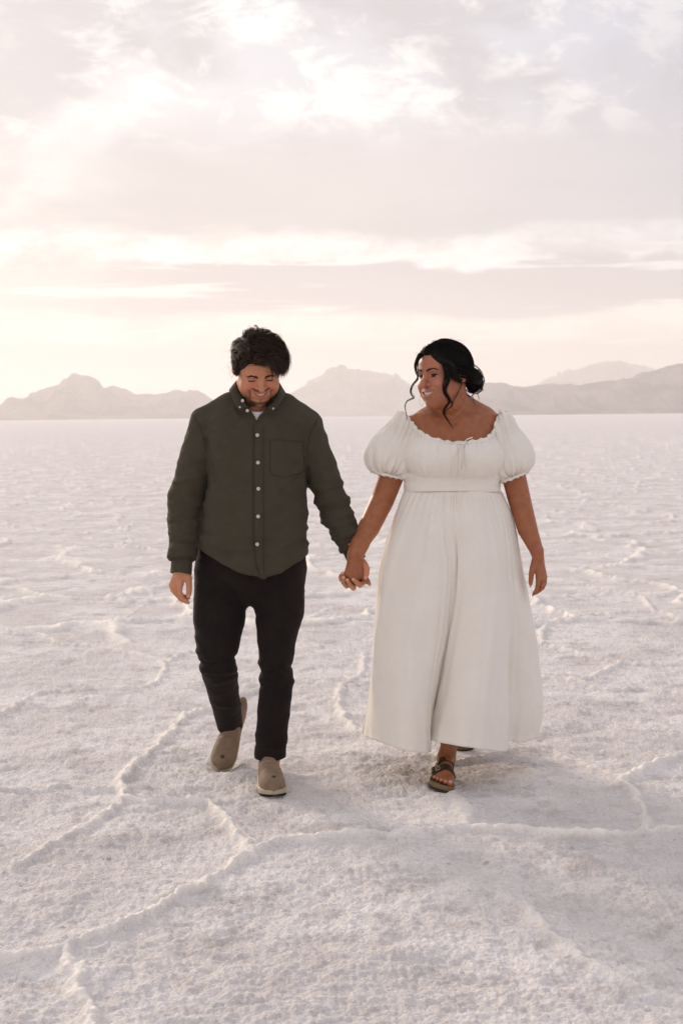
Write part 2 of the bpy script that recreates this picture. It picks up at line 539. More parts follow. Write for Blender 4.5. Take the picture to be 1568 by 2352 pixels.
rock = (0.12, 0.09, 0.088, 1)
def build_mountains():
    build_range('mountain', [(-300, 905), (-200, 915), (-120, 905), (-60, 925), (0, 932), (30, 922), (65, 910), (100, 912), (120, 897), (150, 875), (172, 862), (190, 858), (207, 860), (225, 872), (238, 888), (260, 885), (290, 895), (310, 905), (340, 902), (365, 905), (385, 900), (405, 893), (425, 897), (455, 895), (475, 907), (500, 925), (530, 938), (570, 950), (600, 957)],
                8400, 1400, 1, 'jagged hazy mountain range with a blocky peak behind the man', rock)
    build_range('mountain', [(520, 952), (560, 935), (620, 915), (660, 902), (690, 890), (720, 872), (750, 855), (780, 843), (800, 840), (820, 850), (850, 853), (885, 853), (910, 862), (940, 880), (980, 888), (1050, 893), (1090, 905), (1150, 925), (1200, 945)],
                11500, 2200, 2, 'broad rounded hazy mountain between the two people', rock)
    build_range('mountain', [(1000, 945), (1050, 915), (1090, 886), (1110, 878), (1130, 876), (1160, 885), (1200, 887), (1260, 880), (1320, 886), (1400, 875), (1450, 868), (1470, 855), (1510, 848), (1568, 835), (1650, 822), (1750, 830), (1850, 870), (1950, 930)],
                7000, 1300, 3, 'long hazy ridge rising to the right behind the woman', rock)
    build_range('mountain', [(1150, 935), (1230, 885), (1270, 862), (1320, 845), (1370, 828), (1410, 833), (1480, 838), (1520, 855), (1600, 850), (1700, 890)],
                13500, 1800, 4, 'palest far peak showing above the ridge on the right', rock)


def build_haze():
    x, y0, y1, zt = 26500.0, -26500.0, 26500.0, 640.0
    V = [(sx, yy, zz) for zz in (-4.0, zt) for yy in (y0, y1) for sx in (-x, x)]
    F = [f[::-1] for f in [(0, 1, 3, 2), (4, 6, 7, 5), (0, 4, 5, 1), (2, 3, 7, 6), (0, 2, 6, 4), (1, 5, 7, 3)]]
    m_ = bpy.data.materials.new('air')
    m_.use_nodes = True
    nt = m_.node_tree
    for n_ in list(nt.nodes):
        if n_.type == 'BSDF_PRINCIPLED':
            nt.nodes.remove(n_)
    v = nt.nodes.new('ShaderNodeVolumePrincipled')
    v.inputs['Color'].default_value = (0.985, 0.965, 0.95, 1)
    v.inputs['Density'].default_value = HAZE
    v.inputs['Anisotropy'].default_value = 0.35
    nt.links.new(v.outputs[0], nt.nodes['Material Output'].inputs['Volume'])
    ob = link('haze', V, F, m_, smooth=False)
    tag(ob, kind='stuff')
HAZE = 1.25e-4
build_ground()
build_mountains()
build_haze()

# ------------------------------------------------------------------ distance-field modelling kit
F32 = np.float32


def ln(v):
    return np.sqrt(np.einsum('ij,ij->i', v, v))


def rcone(P, a, b, ra, rb):
    a = np.asarray(a, F32); b = np.asarray(b, F32)
    ab = b - a
    t = np.clip(((P - a) @ ab) / float(ab @ ab + 1e-12), 0, 1)
    return ln(P - a - t[:, None] * ab) - (ra + t * (rb - ra))


def ball(P, c, r):
    return ln(P - np.asarray(c, F32)) - r


def ell(P, c, r, R=None):
    q = P - np.asarray(c, F32)
    if R is not None:
        q = q @ np.asarray(R, F32).T
    r = np.asarray(r, F32)
    k0 = ln(q / r)
    k1 = ln(q / (r * r)) + 1e-9
    return np.where(k0 < 1e-4, -r.min(), k0 * (k0 - 1) / k1)


def smin(a, b, k):
    h = np.maximum(k - np.abs(a - b), 0) / k
    return np.minimum(a, b) - h * h * (k * 0.25)


def smax(a, b, k):
    return -smin(-a, -b, k)


def chain(P, pts, rr, k=0.0):
    d = None
    for i in range(len(pts) - 1):
        e = rcone(P, pts[i], pts[i + 1], rr[i], rr[i + 1])
        d = e if d is None else (np.minimum(d, e) if k == 0 else smin(d, e, k))
    return d


def within(P, lo, hi, fn, pad=0.03):
    """evaluate fn only near its box; elsewhere a safe lower bound of the distance"""
    lo = np.asarray(lo, F32) ; hi = np.asarray(hi, F32)
    q = np.maximum(np.maximum(lo - P, P - hi), 0)
    db = ln(q)
    d = db + pad * 0.6
    m = db < pad
    if m.any():
        d[m] = fn(P[m])
    return d


def grad(f, P, e=8e-4):
    k = np.array([[1, -1, -1], [-1, -1, 1], [-1, 1, -1], [1, 1, 1]], F32)
    g = sum(kk * f(P + kk * e)[:, None] for kk in k)
    return g / (4 * e)


def nets(f, lo, hi, h, lip=1.35, newton=1):
    """surface of f = 0 inside a box, as quads (surface nets on a sparse grid)"""
    lo = np.asarray(lo, float); hi = np.asarray(hi, float)
    n = np.ceil((hi - lo) / h).astype(int)
    B0, B1 = 16, 4
    nb = -(-n // B0)
    g = np.stack(np.meshgrid(*[np.arange(k) for k in nb], indexing='ij'), -1).reshape(-1, 3) * B0
    for B, nxt in ((B0, B1), (B1, None)):
        c = (lo + (g + B / 2) * h).astype(F32)
        d = np.concatenate([f(c[i:i + 400000]) for i in range(0, len(c), 400000)])
        g = g[np.abs(d) < B * h * 0.8661 * lip]
        if nxt:
            o = np.stack(np.meshgrid(*[np.arange(0, B, nxt)] * 3, indexing='ij'), -1).reshape(-1, 3)
            g = (g[:, None, :] + o[None]).reshape(-1, 3)
    o5 = np.stack(np.meshgrid(*[np.arange(5)] * 3, indexing='ij'), -1).reshape(-1, 3)
    cells, verts, sgn = [], [], []
    cor = np.array([[0, 0, 0], [1, 0, 0], [0, 1, 0], [1, 1, 0], [0, 0, 1], [1, 0, 1], [0, 1, 1], [1, 1, 1]])
    edges = [(0, 1), (2, 3), (4, 5), (6, 7), (0, 2), (1, 3), (4, 6), (5, 7), (0, 4), (1, 5), (2, 6), (3, 7)]
    for i in range(0, len(g), 4000):
        gb = g[i:i + 4000]
        pts = (lo + (gb[:, None, :] + o5[None]) * h).reshape(-1, 3).astype(F32)
        v = f(pts).reshape(-1, 5, 5, 5)
        c8 = np.stack([v[:, a:a + 4, b:b + 4, c:c + 4] for a, b, c in cor], -1)
        neg = c8 < 0
        s = neg.sum(-1)
        act = np.nonzero((s > 0) & (s < 8))
        if not len(act[0]):
            continue
        vals = c8[act]
        cell = gb[act[0]] + np.stack(act[1:], -1)
        acc = np.zeros((len(vals), 3)); cnt = np.zeros(len(vals))
        for a, b in edges:
            va, vb = vals[:, a], vals[:, b]
            m = (va < 0) != (vb < 0)
            t = np.where(m, va / np.where(m, va - vb, 1), 0)
            p = cor[a] + t[:, None] * (cor[b] - cor[a])
            acc += np.where(m[:, None], p, 0); cnt += m
        verts.append(lo + (cell + acc / cnt[:, None]) * h)
        cells.append(cell); sgn.append(vals < 0)
    cells = np.vstack(cells); verts = np.vstack(verts); sgn = np.vstack(sgn)
    keep = np.all((cells >= 0) & (cells < n), axis=1)
    cells, verts, sgn = cells[keep], verts[keep], sgn[keep]
    M = int(max(n) + 4)
    key = ((cells[:, 0] + 1) * M + cells[:, 1] + 1) * M + cells[:, 2] + 1
    order = np.argsort(key)
    key, verts, cells, sgn = key[order], verts[order], cells[order], sgn[order]
    quads = []
    for ax, (c0, c1), (du, dv) in ((0, (0, 1), (M, 1)), (1, (0, 2), (1, M * M)), (2, (0, 4), (M * M, M))):
        m = sgn[:, c0] != sgn[:, c1]
        k = key[m]
        nb4 = []
        ok = np.ones(len(k), bool)
        for off in (0, du, du + dv, dv):
            kk = k - off
            j = np.clip(np.searchsorted(key, kk), 0, len(key) - 1)
            ok &= key[j] == kk
            nb4.append(j)
        q = np.stack(nb4, -1)
        flip = sgn[m][:, c0]
        q[~flip] = q[~flip][:, ::-1]
        quads.append(q[ok])
    quads = np.vstack(quads)
    V = verts.astype(F32)
    for _ in range(newton):
        for i in range(0, len(V), 300000):
            Q = V[i:i + 300000]
            d = f(Q); gr = grad(f, Q)
            s = d / np.maximum(np.einsum('ij,ij->i', gr, gr), 0.15)
            s = np.clip(s, -h * 0.6, h * 0.6) if True else s
            V[i:i + 300000] = Q - s[:, None] * gr
    # orientation
    a, b, c = V[quads[:400, 0]], V[quads[:400, 1]], V[quads[:400, 2]]
    nn = np.cross(b - a, c - a)
    gg = grad(f, (a + b + c) / 3)
    if np.mean(np.einsum('ij,ij->i', nn, gg)) < 0:
        quads = quads[:, ::-1]
    return V, quads


def trace(f, O, D, tmax=0.6, steps=60, off=0.0):
    """march from O along unit D onto f = off; returns points and a hit flag"""
    O = np.asarray(O, F32); D = np.asarray(D, F32)
    if D.ndim == 1:
        D = np.tile(D, (len(O), 1))
    t = np.zeros(len(O), F32)
    for _ in range(steps):
        d = f(O + D * t[:, None]) - off
        t = np.minimum(t + d * 0.7, tmax)
    P = O + D * t[:, None]
    return P, np.abs(f(P) - off) < 0.004


def eye_dir(O):
    d = np.asarray(O, float) - np.array([0, 0, CAM_H])
    return (d / np.linalg.norm(d, axis=1, keepdims=True)).astype(F32)


def project(f, P, off=0.0, it=4):
    P = np.asarray(P, F32)
    for _ in range(it):
        g = grad(f, P)
        P = P - (((f(P) - off) / np.maximum(ln(g) ** 2, 0.2))[:, None]) * g
    return P


def grid_faces(nu, nv, wrap_u=False, wrap_v=False):
    i = np.arange(nu * nv).reshape(nu, nv)
    if wrap_u: i = np.vstack([i, i[:1]])
    if wrap_v: i = np.hstack([i, i[:, :1]])
    return np.stack([i[:-1, :-1], i[1:, :-1], i[1:, 1:], i[:-1, 1:]], -1).reshape(-1, 4)


def tube(path, rad, sides=6, flat=1.0, up=None):
    """vertices and faces of a tapering tube along a path; flat < 1 squashes it"""
    path = np.asarray(path, float)
    n = len(path)
    rad = np.broadcast_to(np.asarray(rad, float), (n,))
    T = np.gradient(path, axis=0); T /= np.linalg.norm(T, axis=1, keepdims=True) + 1e-12
    u = np.array([0.3, 0.5, 0.81]) if up is None else np.asarray(up, float)
    A = np.cross(T, u); A /= np.linalg.norm(A, axis=1, keepdims=True) + 1e-9
    Bv = np.cross(T, A)
    th = np.linspace(0, 2 * np.pi, sides, endpoint=False)
    V = path[:, None] + rad[:, None, None] * (np.cos(th)[None, :, None] * A[:, None] + flat * np.sin(th)[None, :, None] * Bv[:, None])
    return V.reshape(-1, 3), grid_faces(n, sides, wrap_v=True)


class Heap:
    """collects quads from many small pieces into one mesh"""
    def __init__(self):
        self.V, self.F, self.n = [], [], 0

    def put(self, V, F):
        self.V.append(np.asarray(V, float)); self.F.append(np.asarray(F) + self.n); self.n += len(V)

    def tube(self, path, rad, sides=6, flat=1.0, up=None):
        self.put(*tube(path, rad, sides, flat, up))

    def build(self, name, mat, parent=None):
        return link(name, np.vstack(self.V), np.vstack(self.F), mat, parent)


def strip(A, B, thick, name, mat, parent, nv=6, bulge=None):
    """a cloth strip between two edge curves, given a real thickness (closed shell)"""
    A = np.asarray(A, float); B = np.asarray(B, float)
    n = len(A)
    t = np.linspace(0, 1, nv)
    S = A[:, None] * (1 - t)[None, :, None] + B[:, None] * t[None, :, None]
    if bulge is not None:
        S = S + bulge(np.linspace(0, 1, n), t)
    return shell(S, thick, name, mat, parent)


def shell(S, thick, name, mat, parent, wrap=False):
    """grid of points (nu, nv, 3) to a closed shell of the given thickness"""
    nu, nv = S.shape[:2]
    du = np.gradient(S, axis=0); dv = np.gradient(S, axis=1)
    if wrap:
        du = (np.roll(S, -1, 0) - np.roll(S, 1, 0))
    nn = np.cross(du, dv); nn /= np.linalg.norm(nn, axis=2, keepdims=True) + 1e-9
    T = (S + nn * thick).reshape(-1, 3); Bq = S.reshape(-1, 3)
    V = np.vstack([T, Bq])
    ft = grid_faces(nu, nv, wrap_u=wrap)
    fb = ft[:, ::-1] + nu * nv
    i = np.arange(nu * nv).reshape(nu, nv)
    rims = [i[:, 0], i[:, -1][::-1]]
    if not wrap:
        rims += [i[0, :][::-1], i[-1, :]]
    fr = []
    for k, r in enumerate(rims):
        if wrap:
            r2 = np.roll(r, -1)
            fr.append(np.stack([r, r2, r2 + nu * nv, r + nu * nv], -1))
        else:
            fr.append(np.stack([r[:-1], r[1:], r[1:] + nu * nv, r[:-1] + nu * nv], -1))
    return link(name, V, np.vstack([ft, fb] + fr), mat, parent)


def rot(axis, deg):
    return np.array(Matrix.Rotation(math.radians(deg), 3, axis))


# ------------------------------------------------------------------ materials for people
def skin_mat(name, base, dark, blush, lipc, stub=None, sss=0.12):
    m, nt, bs = new_mat(name)
    G = N(nt)
    pos = G.node('ShaderNodeNewGeometry').outputs['Position']
    A = lambda k: G.node('ShaderNodeAttribute', attribute_name=k).outputs['Fac']
    n1 = G.noise(pos, 38.0, 4, 0.6)
    n2 = G.noise(pos, 420.0, 3, 0.6)
    c = G.mix(G.smooth(n1, 0.3, 0.7), dark, base)
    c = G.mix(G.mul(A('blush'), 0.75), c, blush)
    if stub is not None:
        c = G.mix(G.mul(A('stub'), G.m('MULTIPLY_ADD', G.smooth(n2, 0.30, 0.6), 0.35, 0.65)), c, stub)
    c = G.mix(A('lip'), c, lipc)
    c = G.mix(A('inner'), c, (0.09, 0.028, 0.026, 1))
    c = G.mix(A('nail'), c, tuple(0.5 * v + 0.5 * w for v, w in zip(base, (0.75, 0.5, 0.45, 1))))
    G.put(bs.inputs['Base Color'], c)
    bs.inputs['Roughness'].default_value = 0.48
    G.put(bs.inputs['Roughness'], G.m('MULTIPLY_ADD', n1, 0.2, 0.38))
    bs.inputs['Specular IOR Level'].default_value = 0.4
    bs.inputs['Subsurface Weight'].default_value = sss
    bs.inputs['Subsurface Radius'].default_value = (1.0, 0.35, 0.2)
    bs.inputs['Subsurface Scale'].default_value = 0.006
    b = G.node('ShaderNodeBump'); b.inputs['Strength'].default_value = 0.15; b.inputs['Distance'].default_value = 0.001
    G.put(b.inputs['Height'], n2); G.put(bs.inputs['Normal'], b.outputs[0])
    return m


def cloth_mat(name, base, alt, weave=900.0, rough=0.9, wrinkle=0.35, trans=0.0, sheen=0.2):
    m, nt, bs = new_mat(name)
    G = N(nt)
    pos = G.node('ShaderNodeNewGeometry').outputs['Position']
    sp = G.node('ShaderNodeSeparateXYZ'); nt.links.new(pos, sp.inputs[0])
    n1 = G.noise(pos, 9.0, 5, 0.6)
    thread_h = G.noise(G.xyz(G.mul(sp.outputs[0], 60.0), G.mul(sp.outputs[1], 60.0), G.mul(sp.outputs[2], weave)), 1.0, 2, 0.5)
    thread_v = G.noise(G.xyz(G.mul(sp.outputs[0], weave), G.mul(sp.outputs[1], weave), G.mul(sp.outputs[2], 60.0)), 1.0, 2, 0.5)
    th = G.mul(G.add(thread_h, thread_v), 0.5)
    c = G.mix(G.smooth(n1, 0.35, 0.65), base, alt)
    c = G.mix(G.mul(G.smooth(th, 0.42, 0.58), 0.30), c, tuple(min(1, v * 1.25) for v in base[:3]) + (1,))
    G.put(bs.inputs['Base Color'], c)
    bs.inputs['Roughness'].default_value = rough
    bs.inputs['Specular IOR Level'].default_value = 0.2
    bs.inputs['Sheen Weight'].default_value = sheen
    bs.inputs['Sheen Roughness'].default_value = 0.5
    b1 = G.node('ShaderNodeBump'); b1.inputs['Strength'].default_value = 0.25; b1.inputs['Distance'].default_value = 0.0008
    G.put(b1.inputs['Height'], th)
    b2 = G.node('ShaderNodeBump'); b2.inputs['Strength'].default_value = wrinkle; b2.inputs['Distance'].default_value = 0.006
    G.put(b2.inputs['Height'], G.noise(pos, 26.0, 5, 0.55, 0.6))
    nt.links.new(b1.outputs[0], b2.inputs['Normal'])
    nt.links.new(b2.outputs[0], bs.inputs['Normal'])
    if trans > 0:
        tr = G.node('ShaderNodeBsdfTranslucent')
        G.put(tr.inputs[0], c)
        mx = G.node('ShaderNodeMixShader'); mx.inputs[0].default_value = trans
        nt.links.new(bs.outputs[0], mx.inputs[1]); nt.links.new(tr.outputs[0], mx.inputs[2])
        nt.links.new(mx.outputs[0], nt.nodes['Material Output'].inputs['Surface'])
    return m


def plain_mat(name, colr, rough=0.6, metal=0.0, spec=0.4, nscale=60.0, namp=0.25, bump=0.0):
    m, nt, bs = new_mat(name)
    G = N(nt)
    pos = G.node('ShaderNodeNewGeometry').outputs['Position']
    n1 = G.noise(pos, nscale, 5, 0.6)
    G.put(bs.inputs['Base Color'], G.mix(n1, tuple(v * (1 - namp) for v in colr[:3]) + (1,), tuple(min(1, v * (1 + namp)) for v in colr[:3]) + (1,)))
    bs.inputs['Roughness'].default_value = rough
    bs.inputs['Metallic'].default_value = metal
    bs.inputs['Specular IOR Level'].default_value = spec
    if bump:
        b = G.node('ShaderNodeBump'); b.inputs['Strength'].default_value = bump; b.inputs['Distance'].default_value = 0.001
        G.put(b.inputs['Height'], n1); G.put(bs.inputs['Normal'], b.outputs[0])
    return m


def hair_mat(name, c0, c1, rough=0.5):
    m, nt, bs = new_mat(name)
    G = N(nt)
    pos = G.node('ShaderNodeNewGeometry').outputs['Position']
    a = G.node('ShaderNodeAttribute', attribute_name='tone').outputs['Fac']
    G.put(bs.inputs['Base Color'], G.mix(a, c0, c1))
    bs.inputs['Roughness'].default_value = rough
    bs.inputs['Specular IOR Level'].default_value = 0.18
    bs.inputs['Sheen Weight'].default_value = 0.0
    return m


# ------------------------------------------------------------------ heads
class Head:
    """frame of a head: R to the viewer's right, F where the face points, U up"""
    def __init__(s, c, pitch, yaw, roll, wide=1.0, jaw=1.0, nose=1.0, smile=1.0, female=False, zs=1.0, ns=0.0, ms=0.0, fat=1.0):
        s.zs, s.ns, s.ms, s.fat = zs, ns, ms, fat
        th, ps = math.radians(pitch), math.radians(yaw)
        F0 = np.array([math.sin(ps), -math.cos(ps), 0]); R0 = np.array([math.cos(ps), math.sin(ps), 0]); U0 = np.array([0, 0, 1.0])
        F = math.cos(th) * F0 - math.sin(th) * U0
        U = math.cos(th) * U0 + math.sin(th) * F0
        a = math.radians(roll)
        s.R = math.cos(a) * R0 + math.sin(a) * U
        s.U = math.cos(a) * U - math.sin(a) * R0
        s.F = F
        s.c = np.asarray(c, float)
        s.B = np.stack([s.R, s.F, s.U]).astype(F32)
        s.wide, s.jaw, s.nose, s.smile, s.female = wide, jaw, nose, smile, female

    def loc(s, P):
        L = ((P - s.c.astype(F32)) @ s.B.T).astype(F32)
        L[:, 2] /= s.zs
        return L

    def wld(s, L):
        return s.c + (np.asarray(L, float) * np.array([1, 1, s.zs])) @ s.B.astype(float)

    # mouth curves in the local frame
    def up_edge(s, x):
        return -0.0655 + s.ms + s.cu * x * x

    def lo_edge(s, x):
        return s.lo0 + s.cl * x * x

    def lip_y(s, x):
        return 0.1015 - 12.0 * x * x

    def setup_mouth(s, half, cu, open_):
        s.mh, s.cu = half, cu
        s.lo0 = -0.0655 + s.ms - open_
        s.cl = cu + open_ / (half * half)

    def skull(s, L):
        """head without face detail: used for hair"""
        w = s.wide
        d = ell(L, (0, -.012, .030), (.079 * w, .1, .084))
        d = smin(d, ell(L, (0, .04, .036), (.067 * w, .052, .052)), .03)
        d = smin(d, ell(L, (0, .03, -.035), (.068 * w, .06, .085)), .03)
        return d

    def sdf(s, L):
        w, j = s.wide, s.jaw
        M = L.copy(); M[:, 0] = np.abs(M[:, 0])
        d = s.skull(L)
        jaw = rcone(M, (.050 * w * j, .004, -.058), (.013, .064, -.100), .026, .021)
        d = smin(d, jaw, .022)
        if s.fat > 0:                                       # fuller lower cheeks
            d = smin(d, ell(M, (.038 * w, .040, -.060), (.034 * s.fat, .040, .036)), .022)
        d = smin(d, ball(L, (0, .073, -.107), .0185), .02)
        # brow ridge, eye hollows
        d = smin(d, rcone(M, (.008, .088, .017), (.044, .073, .021), .0095, .009), .018)
        d = smax(d, -ell(M, (.031, .100, -.001), (.019, .0175, .0115)), .016)
        # cheeks raised by the smile
        d = smin(d, ell(M, (.041 * w, .064, -.036), (.027, .023, .021)), .018)
        # lids over the eyeballs
        lid = ball(M, (.0315, .0715, -.002), .0148)
        slit = np.maximum(np.abs(M[:, 2] + .0040 - 9.0 * (M[:, 0] - .0315) ** 2 * -1) - s.slit, np.abs(M[:, 0] - .0315) - .0125)
        d = smin(d, lid, .005)
        d = smax(d, -np.maximum(slit, .0715 - M[:, 1]), .0016)
        d = np.minimum(d, ball(M, (.0315, .0715, -.002), .0115))
        # nose
        n = s.nose
        ns = s.ns
        d = smin(d, rcone(L, (0, .086, .010), (0, .110, -.030 + ns), .0075 * n, .0095 * n), .014)
        d = smin(d, ball(L, (0, .113, -.036 + ns), .0118 * n), .008)
        d = smin(d, ell(M, (.0145 * n, .0985, -.0395 + ns), (.0088 * n, .0115, .0082)), .006)
        d = smax(d, -ell(M, (.0066 * n, .107, -.0480 + ns), (.0032, .0050, .0030)), .003)
        # mouth mound
        d = smin(d, ell(L, (0, .070, -.068 + s.ms * .7), (.040, .029, .026)), .016)
        # fold from nose to mouth corner
        fold = chain(M, [(.018, .107, -.038 + ns), (.030, .098, -.047 + s.ms), (s.mh + .010, .087, -.060 + s.ms), (s.mh + .011, .082, -.070 + s.ms)], [.0008, .0016, .0014, .0002])
        d = smax(d, -fold, .018)
        # open smile
        x = np.clip(M[:, 0], 0, s.mh)
        zu = s.up_edge(x); zl = s.lo_edge(x)
        cav = np.maximum(np.maximum(M[:, 2] - zu, zl - M[:, 2]), np.maximum(M[:, 0] - s.mh * .93, .080 - M[:, 1]))
        xs = np.linspace(0, s.mh, 6)
        upc = [(a, s.lip_y(a) - .001, s.up_edge(a) + .0036 * (1 - .5 * (a / s.mh) ** 2)) for a in xs]
        loc_ = [(a, s.lip_y(a) - .002, s.lo_edge(a) - .0045 * (1 - .6 * (a / s.mh) ** 2)) for a in xs]
        ru = [.0036 * (1 - .55 * (a / s.mh) ** 2) for a in xs]
        rl = [.0054 * (1 - .60 * (a / s.mh) ** 2) for a in xs]
        s.lipd = lambda Q: np.minimum(chain(Q, upc, ru), chain(Q, loc_, rl))
        d = smin(d, s.lipd(M), .004)
        d = smax(d, -cav, .0022)
        # ears
        Re = rot('Z', -18) @ rot('X', 10)
        ear = ell(M, (.0815 * w, -.014, -.006), (.0105, .0185, .032), Re)
        ear = smax(ear, -ell(M, (.092 * w, -.010, -.003), (.0085, .010, .019), Re), .005)
        d = smin(d, ear, .006)
        return d

    def zones(s, P):
        """colour zones on the skin: lips, inside of the mouth, blush, stubble"""
        L = s.loc(P.astype(F32))
        M = L.copy(); M[:, 0] = np.abs(M[:, 0])
        inhead = (s.skull(L) < .06)
        lip = (1 - sstep(s.lipd(M), -.0006, .0010)) * .85
        x = np.clip(M[:, 0], 0, s.mh)
        incav = ((M[:, 2] < s.up_edge(x) + .0005) & (M[:, 2] > s.lo_edge(x) - .0005) & (M[:, 0] < s.mh) & (M[:, 1] > .06) & (M[:, 1] < s.lip_y(x) - .0055))
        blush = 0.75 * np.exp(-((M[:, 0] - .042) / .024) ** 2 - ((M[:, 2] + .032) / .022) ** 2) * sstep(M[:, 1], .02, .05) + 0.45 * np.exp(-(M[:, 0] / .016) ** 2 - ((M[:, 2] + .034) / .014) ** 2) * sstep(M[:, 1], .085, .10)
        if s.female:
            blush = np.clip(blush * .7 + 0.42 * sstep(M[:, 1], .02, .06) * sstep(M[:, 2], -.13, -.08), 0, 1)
        nz = noise3(P * 60.0) * 0.5
        tache = np.exp(-((M[:, 2] + .0545 - s.ms - 5.5 * x * x) / .0050) ** 2) * (1 - sstep(M[:, 0], .030, .038)) * sstep(M[:, 0], .0, .007)
        corner = np.exp(-((M[:, 0] - (s.mh + .0085)) / .0052) ** 2) * sstep(-M[:, 2] + s.ms, .052, .062) * (1 - sstep(-M[:, 2], .100, .112))
        chin = sstep(-M[:, 2], .092, .104) * (1 - sstep(M[:, 0], .030, .046))
        jawl = sstep(-M[:, 2] - .55 * np.clip(.075 - M[:, 1], 0, .1), .045, .085) * sstep(M[:, 0], .025, .045) * 0.55
        patch = np.exp(-(M[:, 0] / .006) ** 2 - ((M[:, 2] + .090) / .007) ** 2) * 0.5
        stub = np.clip(np.maximum.reduce([tache * 1.0, corner * 0.7, chin * 1.15, jawl, patch]) * (1.1 + nz), 0, 1) * (M[:, 1] > -.02)
        stub = stub * sstep(M[:, 2] + .9 * (.075 - M[:, 1]), -.135, -.118)
        return lip * inhead, incav * inhead * 1.0, np.clip(blush, 0, 1) * inhead, stub * inhead * (1 - lip)

# ================================================================== the man
MY = 5.46                                           # depth of the middle of his trunk


def px(p, Y):
    return at(p[0], p[1], Y)


MAN = Head(at(592.5, 845.5, 5.37), 32, 11, 2.0, wide=1.05, jaw=1.02, nose=1.10, zs=.95, ns=.010, ms=.010, fat=.9)
MAN.slit = .0009
MAN.setup_mouth(.0310, 7.0, .0105)

hz1 = lambda x, y, o=0.0: at(370.05 + .064 * x, 1254.4 + .064 * y, 5.37 + o)      # his free hand
hz2 = lambda x, y, o=0.0: at(740.1 + .096 * x, 1223.0 + .096 * y, 5.40 + o)       # the clasped hands


def man_free_hand(P):
    d = chain(P, [hz1(720, 700), hz1(700, 930)], [.027, .026])
    for kn, r in (((690, 1340, .0), .0125), ((560, 1390, .014), .0125), ((450, 1395, .028), .012), ((385, 1375, .04), .0115)):
        d = smin(d, chain(P, [hz1(660 + (kn[0] - 540) * .35, 960, kn[2] * .5), hz1(*kn)], [.017, r]), .010)
    d = smin(d, rcone(P, hz1(800, 950, .004), hz1(960, 1160, -.004), .019, .0145), .012)      # ball of the thumb
    d = smin(d, chain(P, [hz1(940, 1080, -.004), hz1(995, 1330, -.010), hz1(1003, 1560, -.014), hz1(985, 1740, -.014), hz1(972, 1815, -.013)], [.0138, .0120, .0112, .0098, .0072]), .008)
    idx = chain(P, [hz1(690, 1345, .0), hz1(655, 1640, -.006), hz1(770, 1880, -.008), hz1(960, 2025, -.004)], [.0118, .0098, .0090, .0070])
    mid = chain(P, [hz1(560, 1395, .014), hz1(560, 1660, .012), hz1(690, 1900, .012), hz1(900, 2010, .016)], [.0115, .0098, .0088, .0070])
    rng = chain(P, [hz1(450, 1400, .028), hz1(470, 1640, .030), hz1(640, 1840, .032), hz1(850, 1800, .028), hz1(985, 1870, .012)], [.0112, .0092, .0085, .0078, .0062])
    pky = chain(P, [hz1(385, 1380, .04), hz1(410, 1590, .045), hz1(560, 1740, .047), hz1(740, 1720, .040)], [.0105, .0082, .0074, .0058])
    fing = np.minimum(np.minimum(idx, mid), np.minimum(rng, pky))
    return smin(d, fing, .005)


def man_clasped(P):
    d = chain(P, [hz2(700, 250, .05), hz2(800, 620, .045)], [.030, .027])
    d = smin(d, chain(P, [hz2(800, 640, .045), hz2(760, 950, .050)], [.026, .030]), .015)
    d = smin(d, chain(P, [hz2(760, 950, .05), hz2(640, 1120, .052)], [.028, .022]), .015)
    th = chain(P, [hz2(890, 640, .030), hz2(1010, 760, .006), hz2(1062, 870, -.008), hz2(1052, 1000, -.018), hz2(1032, 1085, -.020)], [.016, .0125, .0118, .0110, .0078])
    d = smin(d, th, .010)
    pk = chain(P, [hz2(600, 1100, .05), hz2(455, 1130, .040), hz2(440, 1050, .018), hz2(485, 975, -.004)], [.012, .0095, .0088, .0066])
    rg = chain(P, [hz2(660, 1180, .052), hz2(580, 1280, .034), hz2(510, 1200, .004), hz2(508, 1085, -.012)], [.012, .0105, .0098, .0074])
    md = chain(P, [hz2(740, 1200, .052), hz2(745, 1330, .028), hz2(668, 1265, -.002), hz2(598, 1145, -.017)], [.012, .0108, .0100, .0076])
    ix = chain(P, [hz2(880, 1100, .050), hz2(985, 1190, .030), hz2(900, 1262, -.002), hz2(800, 1180, -.016), hz2(742, 1128, -.020)], [.012, .0110, .0108, .0096, .0078])
    f = np.minimum(np.minimum(pk, rg), np.minimum(md, ix))
    return smin(d, f, .004)


def leg_pts(spec):
    return [px(s[:2], s[2]) for s in spec], [s[3] for s in spec]


LEG_L = leg_pts([(512, 1320, 5.48, .108), (504, 1420, 5.45, .100), (500, 1490, 5.41, .078), (499, 1525, 5.40, .069), (511, 1580, 5.53, .062), (523, 1640, 5.66, .053), (528, 1668, 5.71, .050)])
LEG_R = leg_pts([(636, 1320, 5.46, .106), (641, 1400, 5.44, .096), (635, 1470, 5.41, .073), (634, 1530, 5.40, .063), (634, 1570, 5.40, .064), (627, 1650, 5.39, .061), (618, 1758, 5.375, .058)])
ARM_L = [px(p, y) for p, y in (((470, 985), 5.46), ((428, 1140), 5.47), ((417, 1300), 5.378))]
ARM_R = [px(p, y) for p, y in (((705, 985), 5.46), ((762, 1150), 5.48), ((812, 1270), 5.46))]
NECK = [MAN.wld((0, -.035, -.05)), px((592, 935), 5.46)]


def man_head_f(P):
    L = MAN.loc(P)
    d = MAN.sdf(L)
    neck = rcone(P, NECK[0], NECK[1] + [0, .01, 0], .062, .066)
    under = rcone(P, MAN.wld((0, .035, -.095)), NECK[1] + [0, -.025, .0], .030, .045)
    d = smin(d, neck, .02)
    return smin(d, under, .02)


